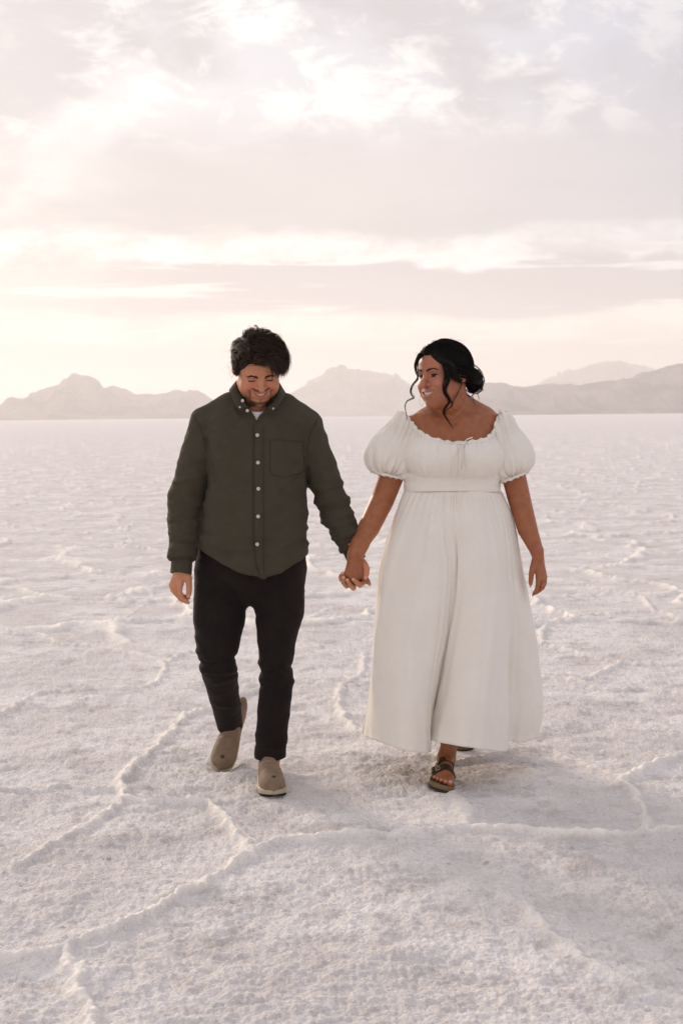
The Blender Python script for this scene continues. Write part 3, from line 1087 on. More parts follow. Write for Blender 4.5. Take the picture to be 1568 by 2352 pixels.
def man_trunk_f(P):
    d = rcone(P, px((592, 930), 5.48), px((586, 1010), 5.48), .062, .100)
    d = smin(d, rcone(P, px((586, 1010), 5.48), px((580, 1290), 5.48), .110, .120), .05)
    for A in (ARM_L, ARM_R):
        d = smin(d, chain(P, [px((588, 955), 5.47), A[0], A[1], A[2]], [.05, .045, .040, .026]), .02)
    for Lg, R in (LEG_L, LEG_R):
        d = smin(d, chain(P, Lg, [r - .018 for r in R]), .02)
    return d


FOOT_MR = (at(611, 1790, 5.465) * [1, 1, 0] + [0, 0, .030], at(625, 1790, 5.175) * [1, 1, 0] + [0, 0, .030])
FOOT_ML = (at(550, 1628, 5.825), at(505, 1757, 5.645) + [0, 0, .006])


def foot_frame(heel, toe, side_hint=(1, 0, 0), tilt=0.0):
    f = np.asarray(toe, float) - heel
    Ln = np.linalg.norm(f); f = f / Ln
    u = np.cross(np.asarray(side_hint, float), f)
    if u[2] < 0: u = -u
    u /= np.linalg.norm(u)
    sd = np.cross(f, u)
    if sd[0] < 0: sd = -sd
    a = math.radians(tilt)
    return np.asarray(heel, float), np.stack([sd * math.cos(a) + u * math.sin(a), f, u * math.cos(a) - sd * math.sin(a)]), Ln


FR_MR = foot_frame(*FOOT_MR)
FR_ML = foot_frame(*FOOT_ML, side_hint=(1, .25, 0), tilt=-4)


def to_foot(P, fr):
    return ((P - fr[0].astype(F32)) @ fr[1].T.astype(F32)).astype(F32)


def from_foot(L, fr):
    return fr[0] + np.asarray(L, float) @ fr[1]


SH_F = [-.004, .0, .02, .06, .10, .14, .18, .22, .255, .278, .290, .294]
SH_W = [.012, .022, .033, .036, .037, .041, .0475, .0500, .0465, .036, .020, .008]
SH_H = [.09, .105, .108, .110, .110, .098, .079, .064, .054, .045, .034, .022]
SH_C = [0, 0, 0, 0, 0, .001, .003, .005, .006, .006, .006, .006]
_ff = np.linspace(-.004, .294, 120)
def _sm(xs, ys, at_=None, n=7):
    v = np.interp(_ff, xs, ys); k = np.hanning(n + 2)[1:-1]; k /= k.sum()
    return np.convolve(np.pad(v, n // 2, mode='edge'), k, 'valid')
SH_W = _sm(SH_F, SH_W); SH_H = _sm(SH_F, SH_H); SH_C = _sm(SH_F, SH_C); SH_F = _ff
_sf = np.linspace(-.010, .301, 120)
_sw = np.interp(_sf, [-.010, -.004, .02, .10, .18, .22, .250, .270, .284, .294, .301], [.006, .024, .037, .040, .050, .0535, .0515, .045, .036, .024, .006])
_k = np.hanning(9)[1:-1]; _k /= _k.sum(); _sw = np.convolve(np.pad(_sw, 3, mode='edge'), _k, 'valid')


def shoe_f(P, fr, grow=0.0):
    L = to_foot(P, fr)
    f = L[:, 1]
    w = np.maximum(np.interp(f, SH_F, SH_W) + grow, .004); h = np.maximum(np.interp(f, SH_F, SH_H) + grow, .006)
    c = np.interp(f, SH_F, SH_C)
    e = np.maximum(np.maximum(-.004 - f, f - .294), 0)
    q = (np.abs((L[:, 0] - c) / w) ** 2.5 + np.abs(np.maximum(L[:, 2], 0) / h) ** 2.3 + 1e-9) ** (1 / 2.4)
    d = (q - 1) * np.minimum(w, h) * .8 + e
    d = d + 0.0012 * np.sin(f * 260 + 30 * L[:, 0]) * np.exp(-((f - .175) / .025) ** 2) * (L[:, 2] > .02)
    return smax(d, -L[:, 2], .004)


def sole_f(P, fr, lo=-.028, hi=.004, grow=.005):
    L = to_foot(P, fr)
    f = L[:, 1]
    w = np.interp(f, SH_F, SH_W); c = np.interp(f, SH_F, SH_C)
    w = np.interp(f, _sf, _sw)
    d2 = (np.abs(L[:, 0] - c) - w) * .75
    d2 = np.maximum(d2, np.maximum(-.010 - f, f - .301))
    toe = 0.010 * sstep(f, .22, .30)
    dz = np.maximum(lo + toe - L[:, 2], L[:, 2] - hi)
    return smax(d2, dz, .005)


def man_body_f(P):
    b = lambda pts, r: (np.min(pts, 0) - r, np.max(pts, 0) + r)
    d = within(P, *b(np.array([MAN.c]), .20), man_head_f)
    d2 = within(P, np.min(ARM_L + ARM_R + LEG_L[0] + LEG_R[0] + [px((592, 925), 5.47)], 0) - .13, np.max(ARM_L + ARM_R + LEG_L[0] + LEG_R[0] + [px((592, 915), 5.47)], 0) + .10, man_trunk_f)
    d = smin(d, d2, .02)
    d = smin(d, within(P, *b(np.array([hz1(300, 700), hz1(1200, 2100)]), .05), man_free_hand), .008)
    d = smin(d, within(P, *b(np.array([hz2(400, 250), hz2(1150, 1400)]), .07), man_clasped), .008)
    for fr, an in ((FR_MR, LEG_R), (FR_ML, LEG_L)):
        fn = lambda Q, fr=fr, an=an: smin(shoe_f(Q, fr, -.014), rcone(Q, an[0][-1], from_foot((0, .06, .06), fr), .030, .024), .01)
        d = np.minimum(d, within(P, *b(np.array([from_foot((0, 0, 0), fr), from_foot((0, .29, .1), fr), an[0][-1]]), .07), fn))
    return d


# ------------------------------------------------------------------ shirt
SH_T = np.array([  # row in the photograph, centre, half width, half depth
    (905, 592, 40, .060), (925, 591, 70, .085), (945, 589, 100, .108), (965, 588, 122, .122), (1000, 588, 122, .135), (1040, 589, 120, .145),
    (1080, 591, 113, .150), (1120, 590, 112, .153), (1160, 586, 117, .156), (1200, 582, 121, .158), (1240, 579, 125, .159), (1280, 578, 124, .158), (1360, 578, 124, .156)], float)
_zr = np.array([px((590, r), MY)[2] for r in SH_T[:, 0]])
_xc = np.array([px((c, r), MY)[0] for r, c in SH_T[:, :2]])
_hw = np.array([px((c + w, r), MY)[0] - px((c, r), MY)[0] for r, c, w in SH_T[:, :3]])
_hem = [(440, 1262), (454, 1264), (470, 1275), (510, 1293), (545, 1308), (572, 1318), (592, 1320), (600, 1324), (606, 1326), (612, 1320), (644, 1314), (672, 1300), (702, 1278), (720, 1272)]
_hx = np.array([px(p, 5.31)[0] for p in _hem]); _hzz = np.array([px(p, 5.31)[2] for p in _hem])


def shirt_folds(x, z, front):
    """cloth folds as a height over the front, from lines traced on the shirt"""
    P2 = np.column_stack([x, z])
    o = np.zeros(len(x))
    for (a, b, amp, w) in FOLDS:
        d = seg_dist2(P2, a, b)
        o += amp * np.exp(-(d / w) ** 2)
    return o * front


def _fold(a, b, amp, w):
    A = px(a, 5.36)[[0, 2]]; B = px(b, 5.36)[[0, 2]]
    return (A, B, amp, w)


FOLDS = [_fold(*f) for f in (
    ((474, 1010), (494, 1105), -.009, .012), ((500, 1010), (512, 1100), .004, .018),
    ((462, 968), (500, 990), .004, .010), ((480, 958), (560, 1000), .0035, .012), ((472, 985), (520, 1030), -.0035, .009),
    ((535, 940), (572, 985), .003, .010), ((700, 1060), (664, 1100), .004, .010), ((702, 1078), (650, 1130), -.004, .009), ((705, 1040), (668, 1060), .003, .009),
    ((715, 985), (655, 965), .003, .012), ((690, 960), (640, 985), -.0025, .010),
    ((636, 1110), (612, 1180), .003, .010), ((640, 1125), (690, 1170), -.003, .012), ((625, 1200), (700, 1170), .003, .012),
    ((458, 1235), (520, 1262), .005, .010), ((462, 1222), (500, 1232), -.004, .008), ((470, 1200), (520, 1270), .004, .014), ((510, 1262), (580, 1254), .004, .009), ((520, 1274), (575, 1268), -.003, .008),
    ((606, 1215), (700, 1180), .003, .012), ((610, 1240), (700, 1245), -.0035, .010), ((664, 1272), (700, 1250), .006, .010), ((690, 1225), (704, 1215), .006, .008), ((655, 1262), (690, 1240), -.004, .008),
    ((585, 1010), (583, 1310), -.0025, .006), ((608, 1120), (640, 1150), .0025, .010), ((560, 1180), (578, 1240), .0025, .012),
    # left sleeve
    ((396, 1110), (470, 1090), .004, .010), ((392, 1150), (455, 1172), -.005, .010), ((388, 1185), (450, 1206), .006, .010), ((388, 1205), (452, 1190), -.005, .008),
    ((388, 1226), (444, 1236), .006, .008), ((392, 1245), (446, 1250), -.006, .007), ((394, 1262), (440, 1262), .005, .007), ((425, 1040), (455, 1100), .004, .014), ((404, 1075), (426, 1180), -.003, .016),
    # right sleeve
    ((726, 1030), (745, 1100), .004, .014), ((708, 1118), (770, 1098), .005, .011), ((716, 1142), (792, 1122), -.006, .010), ((722, 1158), (800, 1148), .007, .010), ((732, 1180), (804, 1165), -.006, .009),
    ((742, 1203), (810, 1182), .007, .010), ((752, 1222), (816, 1207), -.006, .008), ((764, 1243), (820, 1225), .006, .009), ((776, 1262), (818, 1250), -.005, .008),
)]


def shirt_trunk(P, grow=0.0):
    zc = np.interp(P[:, 2], _zr[::-1], _zr[::-1])
    cx = np.interp(P[:, 2], _zr[::-1], _xc[::-1]); a = np.interp(P[:, 2], _zr[::-1], _hw[::-1]) + grow
    b = np.interp(P[:, 2], _zr[::-1], SH_T[::-1, 3]) + grow
    cy = MY + .012 * np.sin((P[:, 2] - .9) * 4)
    q = (np.abs((P[:, 0] - cx) / a) ** 2.35 + np.abs((P[:, 1] - cy) / b) ** 2.35 + 1e-9) ** (1 / 2.35)
    d = (q - 1) * np.minimum(a, b) * .9
    top = P[:, 2] - _zr[0]
    return smax(d, top, .03)


def cuff_dir(A):
    v = A[2] - A[1]
    return v / np.linalg.norm(v)


def shirt_f(P):
    d = shirt_trunk(P)
    # the yoke over the shoulders
    for S, e in (((470, 968), .052), ((706, 972), .052)):
        d = smin(d, chain(P, [px((592, 915), 5.47), px(((592 + S[0]) / 2, 936), 5.47), px(S, 5.47)], [.058, .057, e]), .03)
    hem = np.interp(P[:, 0], _hx, _hzz)
    d = smax(d, hem - P[:, 2], .003)
    arms = None
    for A, R, ext in ((ARM_L, (.062, .066, .060, .048), -.030), (ARM_R, (.060, .060, .056, .040), -.022)):
        v = cuff_dir(A)
        m = (A[1] + A[2]) / 2
        e = chain(P, [A[0], A[1], m, A[2]], R)
        e = np.where(ln(P - A[2].astype(F32)) < .13, np.maximum(e, (P - A[2].astype(F32)) @ v.astype(F32) - ext), e)
        arms = e if arms is None else np.minimum(arms, e)
    d = smin(d, arms, .016)
    # neck opening: a V in front and a hole for the neck
    vx = np.interp(P[:, 2], _vz, _vw); vc = np.interp(P[:, 2], _vz, _vc)
    vv = np.maximum(np.abs(P[:, 0] - vc) - vx, P[:, 1] - MY)
    d = smax(d, -np.maximum(vv, _vz[0] - P[:, 2]), .003)
    neck = rcone(P, NECK[0], NECK[1] + [0, .02, .0], .073, .060)
    return smax(d, -neck, .004)


def creases(P, seed, s=(1, 1, 1)):
    """sharp-edged crumples: ridged noise, positive on the ridges"""
    P = P * np.array(s, F32) + seed
    w = P + .35 * np.column_stack([noise3(P * .9 + 3), noise3(P * .9 + 11), noise3(P * .9 + 23)])
    return np.clip(1 - 3.2 * np.abs(noise3(w)), -.6, 1)


def shirt_wrinkle(P):
    front = sstep(MY + .06 - P[:, 1], 0, .05)
    o = 1.1 * shirt_folds(P[:, 0], P[:, 2], front)
    dist = sstep(P[:, 2], px((590, 1000), MY)[2], px((590, 1200), MY)[2])
    o = o + .0075 * creases(P, 5, (6.5, 6.5, 10)) * (.45 + .55 * dist) + .0022 * creases(P, 9, (13, 13, 20)) + .0020 * noise3(P * [19, 19, 30.0]) + .0009 * noise3(P * [44, 44, 60.0])
    return o


def displaced(f, wr, P):
    P = np.asarray(P, F32)
    g = grad(f, P); g /= np.maximum(ln(g), 1e-6)[:, None]
    return P + g * wr(P)[:, None]


_v = [((589.5, 970), .0005), ((590, 955), .0135), ((591, 940), .034), ((592, 925), .052), ((592, 890), .058)]
_vz = np.array([px(p, 5.36)[2] for p, w in _v]); _vc = np.array([px(p, 5.36)[0] for p, w in _v]); _vw = np.array([w for p, w in _v])


# ------------------------------------------------------------------ trousers
TF = [_fold(*f) for f in (
    ((452, 1500), (520, 1520), .006, .010), ((456, 1525), (540, 1515), -.008, .009), ((466, 1540), (540, 1545), .006, .010), ((480, 1575), (545, 1560), .004, .012),
    ((445, 1470), (480, 1510), .005, .012), ((590, 1525), (650, 1545), .006, .010), ((594, 1545), (670, 1535), -.006, .010), ((600, 1560), (672, 1570), .006, .010), ((592, 1580), (640, 1555), -.004, .010),
    ((570, 1385), (500, 1340), .005, .014), ((574, 1395), (650, 1350), .005, .014), ((573, 1330), (573, 1385), .004, .006), ((560, 1410), (510, 1400), -.004, .012), ((585, 1420), (640, 1400), -.004, .012),
    ((492, 1640), (550, 1650), .003, .008), ((590, 1690), (655, 1700), .003, .010), ((586, 1712), (654, 1716), -.003, .008))]


def trousers_f(P):
    d = ell(P, px((578, 1285), 5.475), (.208, .150, .17))
    dl = chain(P, *LEG_L); dr = chain(P, *LEG_R)
    d = smin(d, smin(dl, dr, .015), .035)
    x, z = P[:, 0], P[:, 2]
    d = np.maximum(d, px((580, 1225), MY)[2] * -1 + z)
    zr = px((617, 1750), 5.32)[2] - .004 * np.sin(x * 60)
    leg_r = dr < dl
    d = np.where(leg_r, smax(d, zr - z, .003), d)
    n = LEG_L[0][-1] - LEG_L[0][-2]; n = n / np.linalg.norm(n)
    cutl = (P - LEG_L[0][-1].astype(F32)) @ n.astype(F32) - .0
    return np.where(leg_r, d, smax(d, cutl, .003))


def trousers_wrinkle(P):
    P2 = P[:, [0, 2]]
    o = .0026 * creases(P, 15, (7, 7, 13)) + .0018 * noise3(P * [26, 26, 40.0])
    for (a, b, amp, w) in TF:
        o = o + 0.95 * amp * np.exp(-(seg_dist2(P2, a, b) / w) ** 2) * (P[:, 1] < MY + .2)
    return o


def join_parts(parts):
    V, F, n = [], [], 0
    for v, f in parts:
        V.append(v); F.append(f + n); n += len(v)
    return np.vstack(V), np.vstack(F)


def boundary_loops(F):
    e = np.vstack([F[:, [0, 1]], F[:, [1, 2]], F[:, [2, 3]], F[:, [3, 0]]])
    s = np.sort(e, 1)
    k = s[:, 0].astype(np.int64) * 10000000 + s[:, 1]
    u, inv, cnt = np.unique(k, return_inverse=True, return_counts=True)
    be = e[cnt[inv] == 1]
    nxt = dict(zip(be[:, 0].tolist(), be[:, 1].tolist()))
    loops, seen = [], set()
    for st in list(nxt):
        if st in seen: continue
        lp, c = [], st
        while c in nxt and c not in seen:
            seen.add(c); lp.append(c); c = nxt[c]
        if len(lp) > 5: loops.append(lp)
    return loops


def zip_loops(V, A, Bl):
    """triangles (as degenerate-free tris) joining two closed loops around the vertical axis"""
    c = V[A].mean(0)
    def order(lp):
        a = np.arctan2(V[lp][:, 1] - c[1], V[lp][:, 0] - c[0])
        o = np.argsort(a)
        return np.array(lp)[o], a[o]
    a, ta = order(A); b, tb = order(Bl)
    tris = []
    i = j = 0
    na, nb = len(a), len(b)
    while i < na or j < nb:
        ti = ta[i + 1] if i + 1 < na else (9 if i >= na else ta[0] + 2 * math.pi)
        tj = tb[j + 1] if j + 1 < nb else (9 if j >= nb else tb[0] + 2 * math.pi)
        if i < na and (ti <= tj or j >= nb):
            tris.append((a[i % na], a[(i + 1) % na], b[j % nb])); i += 1
        else:
            tris.append((a[i % na], b[(j + 1) % nb], b[j % nb])); j += 1
    return tris


def skin_body(f, fine_boxes, lo, hi, h_fine, h_coarse, name, mat):
    """one continuous body mesh: fine inside the given boxes (each reaches past the body but for one level face), coarse elsewhere"""
    parts = []
    for (bl, bh) in fine_boxes:
        parts.append(nets(f, bl, bh, h_fine))
    V, F = nets(f, lo, hi, h_coarse)
    inside = np.zeros(len(V), bool)
    for (bl, bh) in fine_boxes:
        inside |= np.all((V > np.array(bl)) & (V < np.array(bh)), axis=1)
    F = F[~inside[F].any(1)]
    used = np.zeros(len(V), bool); used[F.ravel()] = True
    mp = np.cumsum(used) - 1
    parts.append((V[used], mp[F]))
    V, F = join_parts(parts)
    loops = boundary_loops(F)
    tris = []
    done = set()
    cen = [V[l].mean(0) for l in loops]
    for i in range(len(loops)):
        if i in done: continue
        best = None
        for j in range(i + 1, len(loops)):
            if j in done: continue
            dd = np.linalg.norm(cen[i] - cen[j])
            if dd < .03 and (best is None or dd < best[0]):
                best = (dd, j)
        if best:
            done |= {i, best[1]}
            tris += zip_loops(V, loops[i], loops[best[1]])
    q = F.tolist() + [list(map(int, t)) for t in tris]
    ob = link(name, V, q, mat)
    bm = bmesh.new(); bm.from_mesh(ob.data)
    bmesh.ops.recalc_face_normals(bm, faces=bm.faces)
    bm.to_mesh(ob.data); bm.free()
    return ob


def paint_skin(ob, head, nails):
    n = len(ob.data.vertices)
    co = np.empty(n * 3, F32); ob.data.vertices.foreach_get('co', co); co = co.reshape(-1, 3)
    lip = np.zeros(n); inner = np.zeros(n); blush = np.zeros(n); stub = np.zeros(n)
    m = ln(co - head.c.astype(F32)) < .19
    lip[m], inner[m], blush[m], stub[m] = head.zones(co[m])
    nail = np.zeros(n)
    for c, r in nails:
        nail = np.maximum(nail, 1 - sstep(ln(co - np.asarray(c, F32)), r * .75, r))
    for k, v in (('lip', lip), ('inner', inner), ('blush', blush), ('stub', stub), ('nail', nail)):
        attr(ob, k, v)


def face_bits(head, man, f, brow_mat, lash_mat, eye_white, iris_mat, teeth_mat, gum_open):
    """eyes, lashes, brows and teeth"""
    for sg in (-1, 1):
        c = head.wld((sg * .0315, .0715, -.002))
        # eyeball with iris
        hp = Heap()
        nu, nv = 20, 14
        th = np.linspace(0, np.pi, nv); ph = np.linspace(0, 2 * np.pi, nu, endpoint=False)
        S = np.stack([np.outer(np.cos(ph), np.sin(th)), np.outer(np.ones(nu), np.cos(th)), np.outer(np.sin(ph), np.sin(th))], -1)
        gaze = np.array(head.gaze, float); gaze /= np.linalg.norm(gaze)
        # aim the pole (axis y) along the gaze
        q = Vector((0, 1, 0)).rotation_difference(Vector(gaze)).to_matrix()
        Lc = (S.reshape(-1, 3) @ np.array(q).T) * .0121 + np.array([sg * .0315, .0715, -.002])
        V = head.wld(Lc)
        e = link('eye', V, grid_faces(nu, nv, wrap_u=True), eye_white, man)
        e.data.materials.append(iris_mat)
        for k, p in enumerate(e.data.polygons):
            if k % (nv - 1) < 4 and True:
                p.material_index = 1
        # lashes: along the upper lid line
        hp = Heap()
        for k in range(46):
            t = -1 + 2 * k / 45
            x = .0315 + t * .0135
            z = -.0040 - 9.0 * (x - .0315) ** 2 + head.slit
            y = .0715 + math.sqrt(max(.0152 ** 2 - (x - .0315) ** 2 - (z + .002) ** 2, 1e-8))
            p0 = np.array([sg * x, y, z])
            out = np.array([sg * (t * .35 + .10), .9, -.25 + head.lash_up])
            p1 = p0 + out * head.lash * (0.7 + .3 * t)
            p2 = p1 + np.array([sg * t * .2, .3, .55]) * head.lash * .7
            hp.tube(head.wld([p0, p1, p2]), [head.lash_w, head.lash_w * .8, head.lash_w * .3], 4)
        # the dark lid line itself
        ts = np.linspace(-1.05, 1.12, 14)
        xs = .0315 + ts * .0135
        zs = -.0040 - 9.0 * (xs - .0315) ** 2 + head.slit
        ys = .0717 + np.sqrt(np.maximum(.0149 ** 2 - (xs - .0315) ** 2 - (zs + .002) ** 2, 2e-5))
        hp.tube(head.wld(np.column_stack([sg * xs, ys, zs])), head.lash_w * 1.6 * (1 - .5 * np.abs(ts)), 5)
        hp.build('eyelash', lash_mat, man)
        # eyebrow from short hairs lying on the skin
        hp = Heap()
        rg = np.random.default_rng(11 + sg)
        nb = 230
        t = rg.uniform(0, 1, nb)
        bx = np.interp(t, [0, .5, 1], head.brow_x)
        bz = np.interp(t, np.linspace(0, 1, len(head.brow_z)), head.brow_z) + rg.normal(size=nb) * head.brow_t * (1 - .6 * t)
        L0 = np.column_stack([sg * bx, np.full(nb, .11), bz])
        P0 = trace(f, head.wld(L0), -head.F, .1)[0].astype(float)
        dirl = np.column_stack([sg * (.55 + .45 * t), np.zeros(nb), .75 - 1.1 * t + rg.normal(size=nb) * .15])
        dw = (dirl * rg.uniform(.005, .009, nb)[:, None]) @ head.B.astype(float)
        paths = np.stack([P0 + dw * q + head.F * .0008 for q in (0, .5, 1)], 1)
        paths = project(f, paths.reshape(-1, 3), .0006, 2).reshape(nb, 3, 3)
        for pth in paths:
            hp.tube(pth, [.00045, .0004, .00012], 3)
        hp.build('eyebrow', brow_mat, man)
    # upper teeth, each its own rounded block
    hp = Heap()
    xs = np.array([-3.45, -2.5, -1.52, -.5, .5, 1.52, 2.5, 3.45]) * .0077
    for x in xs:
        wd = .0040 * (1.12 if abs(x) < .005 else .98 if abs(x) < .012 else .9)
        hgt = .0135 * (1.05 if abs(x) < .005 else .95 if abs(x) < .018 else .8)
        zt = head.up_edge(abs(x)) + .0035
        y = head.lip_y(abs(x)) - .0068 - 5 * x * x
        yaw = -2 * 12.0 * x
        a = np.linspace(0, 2 * np.pi, 12, endpoint=False)
        rings = []
        for k, (sc, zz) in enumerate(((.85, 0), (.98, .25), (1, .6), (.95, .88), (.7, 1.0))):
            rx = np.sign(np.cos(a)) * np.abs(np.cos(a)) ** .5 * wd * sc
            ry = np.sign(np.sin(a)) * np.abs(np.sin(a)) ** .7 * .003 * sc
            rings.append(np.column_stack([x + rx, y + ry + yaw * rx * .5, np.full(12, zt - hgt * zz)]))
        V = head.wld(np.vstack(rings))
        Fq = grid_faces(5, 12, wrap_v=True)
        hp.put(V, Fq)
        hp.put(V[-12:], np.array([[0, 1, 10, 11], [1, 2, 9, 10], [2, 3, 8, 9], [3, 4, 7, 8], [4, 5, 6, 7]]))
    hp.build('teeth', teeth_mat, man)


def man_hair(man, mat):
    """thick dark hair: a rough cap and several hundred locks combed over it, falling to one side of the brow"""
    rg = np.random.default_rng(21)

    def cap(P):
        L = MAN.loc(P)
        d0 = MAN.skull(L)
        front = .070 - .25 * np.clip(np.abs(L[:, 0]) - .035, 0, .05)
        edge = sstep(L[:, 2] - np.interp(L[:, 1], [-.12, -.06, -.01, .02, .035, .06, .1], [-.075, -.060, -.035, -.012, .032, .062, .074]), .0, .035)
        d = d0 - .003 - edge * (.007 + .012 * sstep(L[:, 2], .02, .11)) * (1 - .25 * sstep(-L[:, 0], .02, .07))
        # hair line: forehead, temples, nape
        side = np.abs(L[:, 0])
        line = np.where(L[:, 1] > .03, .066 - .25 * np.clip(side - .035, 0, .05), 0)
        line = np.interp(L[:, 1], [-.12, -.06, -.01, .02, .035, .06, .1], [-.075, -.060, -.035, -.012, .032, .062, .074]) + .005 * noise3(np.column_stack([L[:, 0] * 55, L[:, 1] * 20, L[:, 0] * 0])) - 1.1 * np.clip(np.abs(L[:, 0]) - .044, 0, .035) * sstep(L[:, 1], .015, .04)
        return smax(d, line - L[:, 2], .004)
    V, F = nets(cap, MAN.c - .19, MAN.c + .19, .0035)
    Vs, Fs = [V], [F]
    tone = [np.full(len(V), .15)]
    off = len(V)
    sk = lambda P: MAN.skull(MAN.loc(P))
    # flow field in the local frame
    locks = []
    tries = 0
    while len(locks) < 330 and tries < 6000:
        tries += 1
        v = rg.normal(size=3); v /= np.linalg.norm(v)
        L0 = np.array([v[0] * .082, v[1] * .105 - .012, v[2] * .095 + .035])
        hl = np.interp(L0[1], [-.12, -.06, -.01, .02, .035, .06, .1], [-.070, -.055, -.025, .0, .040, .060, .068])
        if L0[2] < hl: continue
        locks.append(L0)
    for k in range(110):                                  # the hair line over the brow
        x = rg.uniform(-.070, .066)
        locks.append(np.array([x, .078 - 9 * x * x * 1.6, .0665 + rg.uniform(-.004, .010) - .25 * max(abs(x) - .035, 0) - .9 * max(abs(x) - .046, 0)]))
    for k in range(60):                                  # side burns and temple in front of the ear
        locks.append(np.array([-.078 + rg.uniform(0, .012), rg.uniform(.015, .050), rg.uniform(.010, .060)]))
    for k in range(34):                                  # the forelock that falls over his eye
        locks.append(np.array([rg.uniform(.018, .066), rg.uniform(.055, .08), rg.uniform(.062, .085)]))
    n_fore = len(locks) - 34
    for li, L0 in enumerate(locks):
        P = project(sk, MAN.wld(L0)[None].astype(F32), .004 if li < 330 else .007)[0].astype(float)
        l = MAN.loc(P[None].astype(F32))[0]
        topness = sstep(np.array([l[2]]), .03, .10)[0]
        n_seg = 9
        length = .035 + .060 * topness * rg.uniform(.7, 1.1)
        if l[1] > .03 and l[0] > -.02: length *= 1.15
        g = grad(sk, P[None].astype(F32))[0]; g /= np.linalg.norm(g)
        # comb: front hair sweeps up and over to the viewer's right, crown to the back-left, sides down
        comb = np.array([.55 + 1.2 * max(l[0] + .02, -.03) * 6, .75 * sstep(np.array([l[1]]), -.03, .05)[0] - .35, -.15])
        if l[0] < -.045: comb = np.array([-.10, -.65, -.60]) if l[1] < .01 else np.array([-.05, -.25, -.95])
        if l[0] < -.050 and l[1] > .01: length *= .55
        if l[0] > .045: comb = np.array([.30, .35, -.85])
        if l[1] < -.05: comb = np.array([comb[0] * .4, -.5, -.8])
        if l[1] > .045 and l[0] > .020: comb = np.array([.62, .45, -.45])
        if l[1] > .045 and -.03 < l[0] <= .020: comb = np.array([.80, .25, .30])
        if l[1] > .045 and -.050 < l[0] <= -.03: comb = np.array([-.45, -.25, .25])
        if li >= n_fore: comb = np.array([.45, .25, -1.0]); length = rg.uniform(.060, .092)
        comb = comb + rg.normal(size=3) * .22
        dirw = comb @ MAN.B.astype(float)
        path = [P.copy()]
        d = g * .85 + dirw * .35
        lift = .009 + .016 * topness * rg.uniform(.6, 1.3)
        if l[0] < -.03: lift *= .75; length *= .9
        curl = rg.normal(size=3) * .25
        for k in range(n_seg):
            d = d / np.linalg.norm(d)
            P = P + d * length / n_seg
            q = P[None].astype(F32)
            s_ = float(sk(q)[0]); gg = grad(sk, q)[0]; gg /= np.linalg.norm(gg) + 1e-9
            if s_ < lift:
                P = P + gg * (lift - s_) * .6
            tgt = dirw - gg * (dirw @ gg) + gg * np.clip((lift - s_) * 30, -1.0, .8)
            d = d * .5 + tgt * .55 + curl * .12 * math.sin(k * .9)
            path.append(P.copy())
        path = np.array(path)
        for m_ in range(10):
            off_v = rg.normal(size=3) * .0038
            w = np.linspace(1.0, .45, len(path))[:, None] + np.linspace(0, rg.uniform(-.2, .9), len(path))[:, None]
            pp = path + off_v * w + rg.normal(size=(1, 3)) * .0008
            cut = rg.integers(7, len(path) + 1)
            pp = pp[:cut]
            rad = rg.uniform(.0008, .0015) * np.linspace(1, .12, len(pp)) ** .8
            v_, f_ = tube(pp, rad, 3)
            Vs.append(v_); Fs.append(f_ + off); off += len(v_)
            tone.append(np.full(len(v_), rg.uniform(0, 1)))
    # loose hairs
    for k in range(150):
        L0 = locks[rg.integers(len(locks))]
        P = project(sk, MAN.wld(L0)[None].astype(F32), .018)[0].astype(float)
        g = grad(sk, P[None].astype(F32))[0]; g /= np.linalg.norm(g)
        d = g * .5 + rg.normal(size=3) * .5 + np.array([.3, 0, 0])
        pp = [P]
        for q in range(5):
            d = d / np.linalg.norm(d)
            pp.append(pp[-1] + d * .009)
            d = d + rg.normal(size=3) * .25 + np.array([0, 0, -.12])
        v_, f_ = tube(np.array(pp), np.linspace(.0004, .0001, 6), 3)
        Vs.append(v_); Fs.append(f_ + off); off += len(v_)
        tone.append(np.full(len(v_), rg.uniform(.4, 1)))
    h = link('hair', np.vstack(Vs), np.vstack(Fs), mat, man)
    attr(h, 'tone', np.concatenate(tone))


def button(c, n, r, mat, parent, hole_mat):
    """a four-hole shirt button facing along n"""
    n = np.asarray(n, float); n /= np.linalg.norm(n)
    a = np.cross(n, [0, 0, 1.0]); a /= np.linalg.norm(a); b = np.cross(n, a)
    prof = [(0, .0009), (.45, .0009), (.62, .0012), (.80, .0022), (.95, .0018), (1.0, .0008), (.92, .0)]
    k = 20
    V = []
    for q, h in prof:
        for t in np.linspace(0, 2 * np.pi, k, endpoint=False):
            V.append(c + (a * math.cos(t) + b * math.sin(t)) * r * max(q, .02) + n * h)
    ob = link('button', V, grid_faces(len(prof), k, wrap_v=True), mat, parent)
    ob.data.materials.append(hole_mat)
    bm = bmesh.new(); bm.from_mesh(ob.data)
    for sx, sy in ((1, 1), (1, -1), (-1, 1), (-1, -1)):
        cc = c + (a * sx + b * sy) * r * .2 + n * .00105
        vs = [bm.verts.new(cc + (a * math.cos(t) + b * math.sin(t)) * r * .12) for t in np.linspace(0, 2 * np.pi, 8, endpoint=False)]
        fc = bm.faces.new(vs); fc.material_index = 1
    bm.to_mesh(ob.data); bm.free()
    return ob


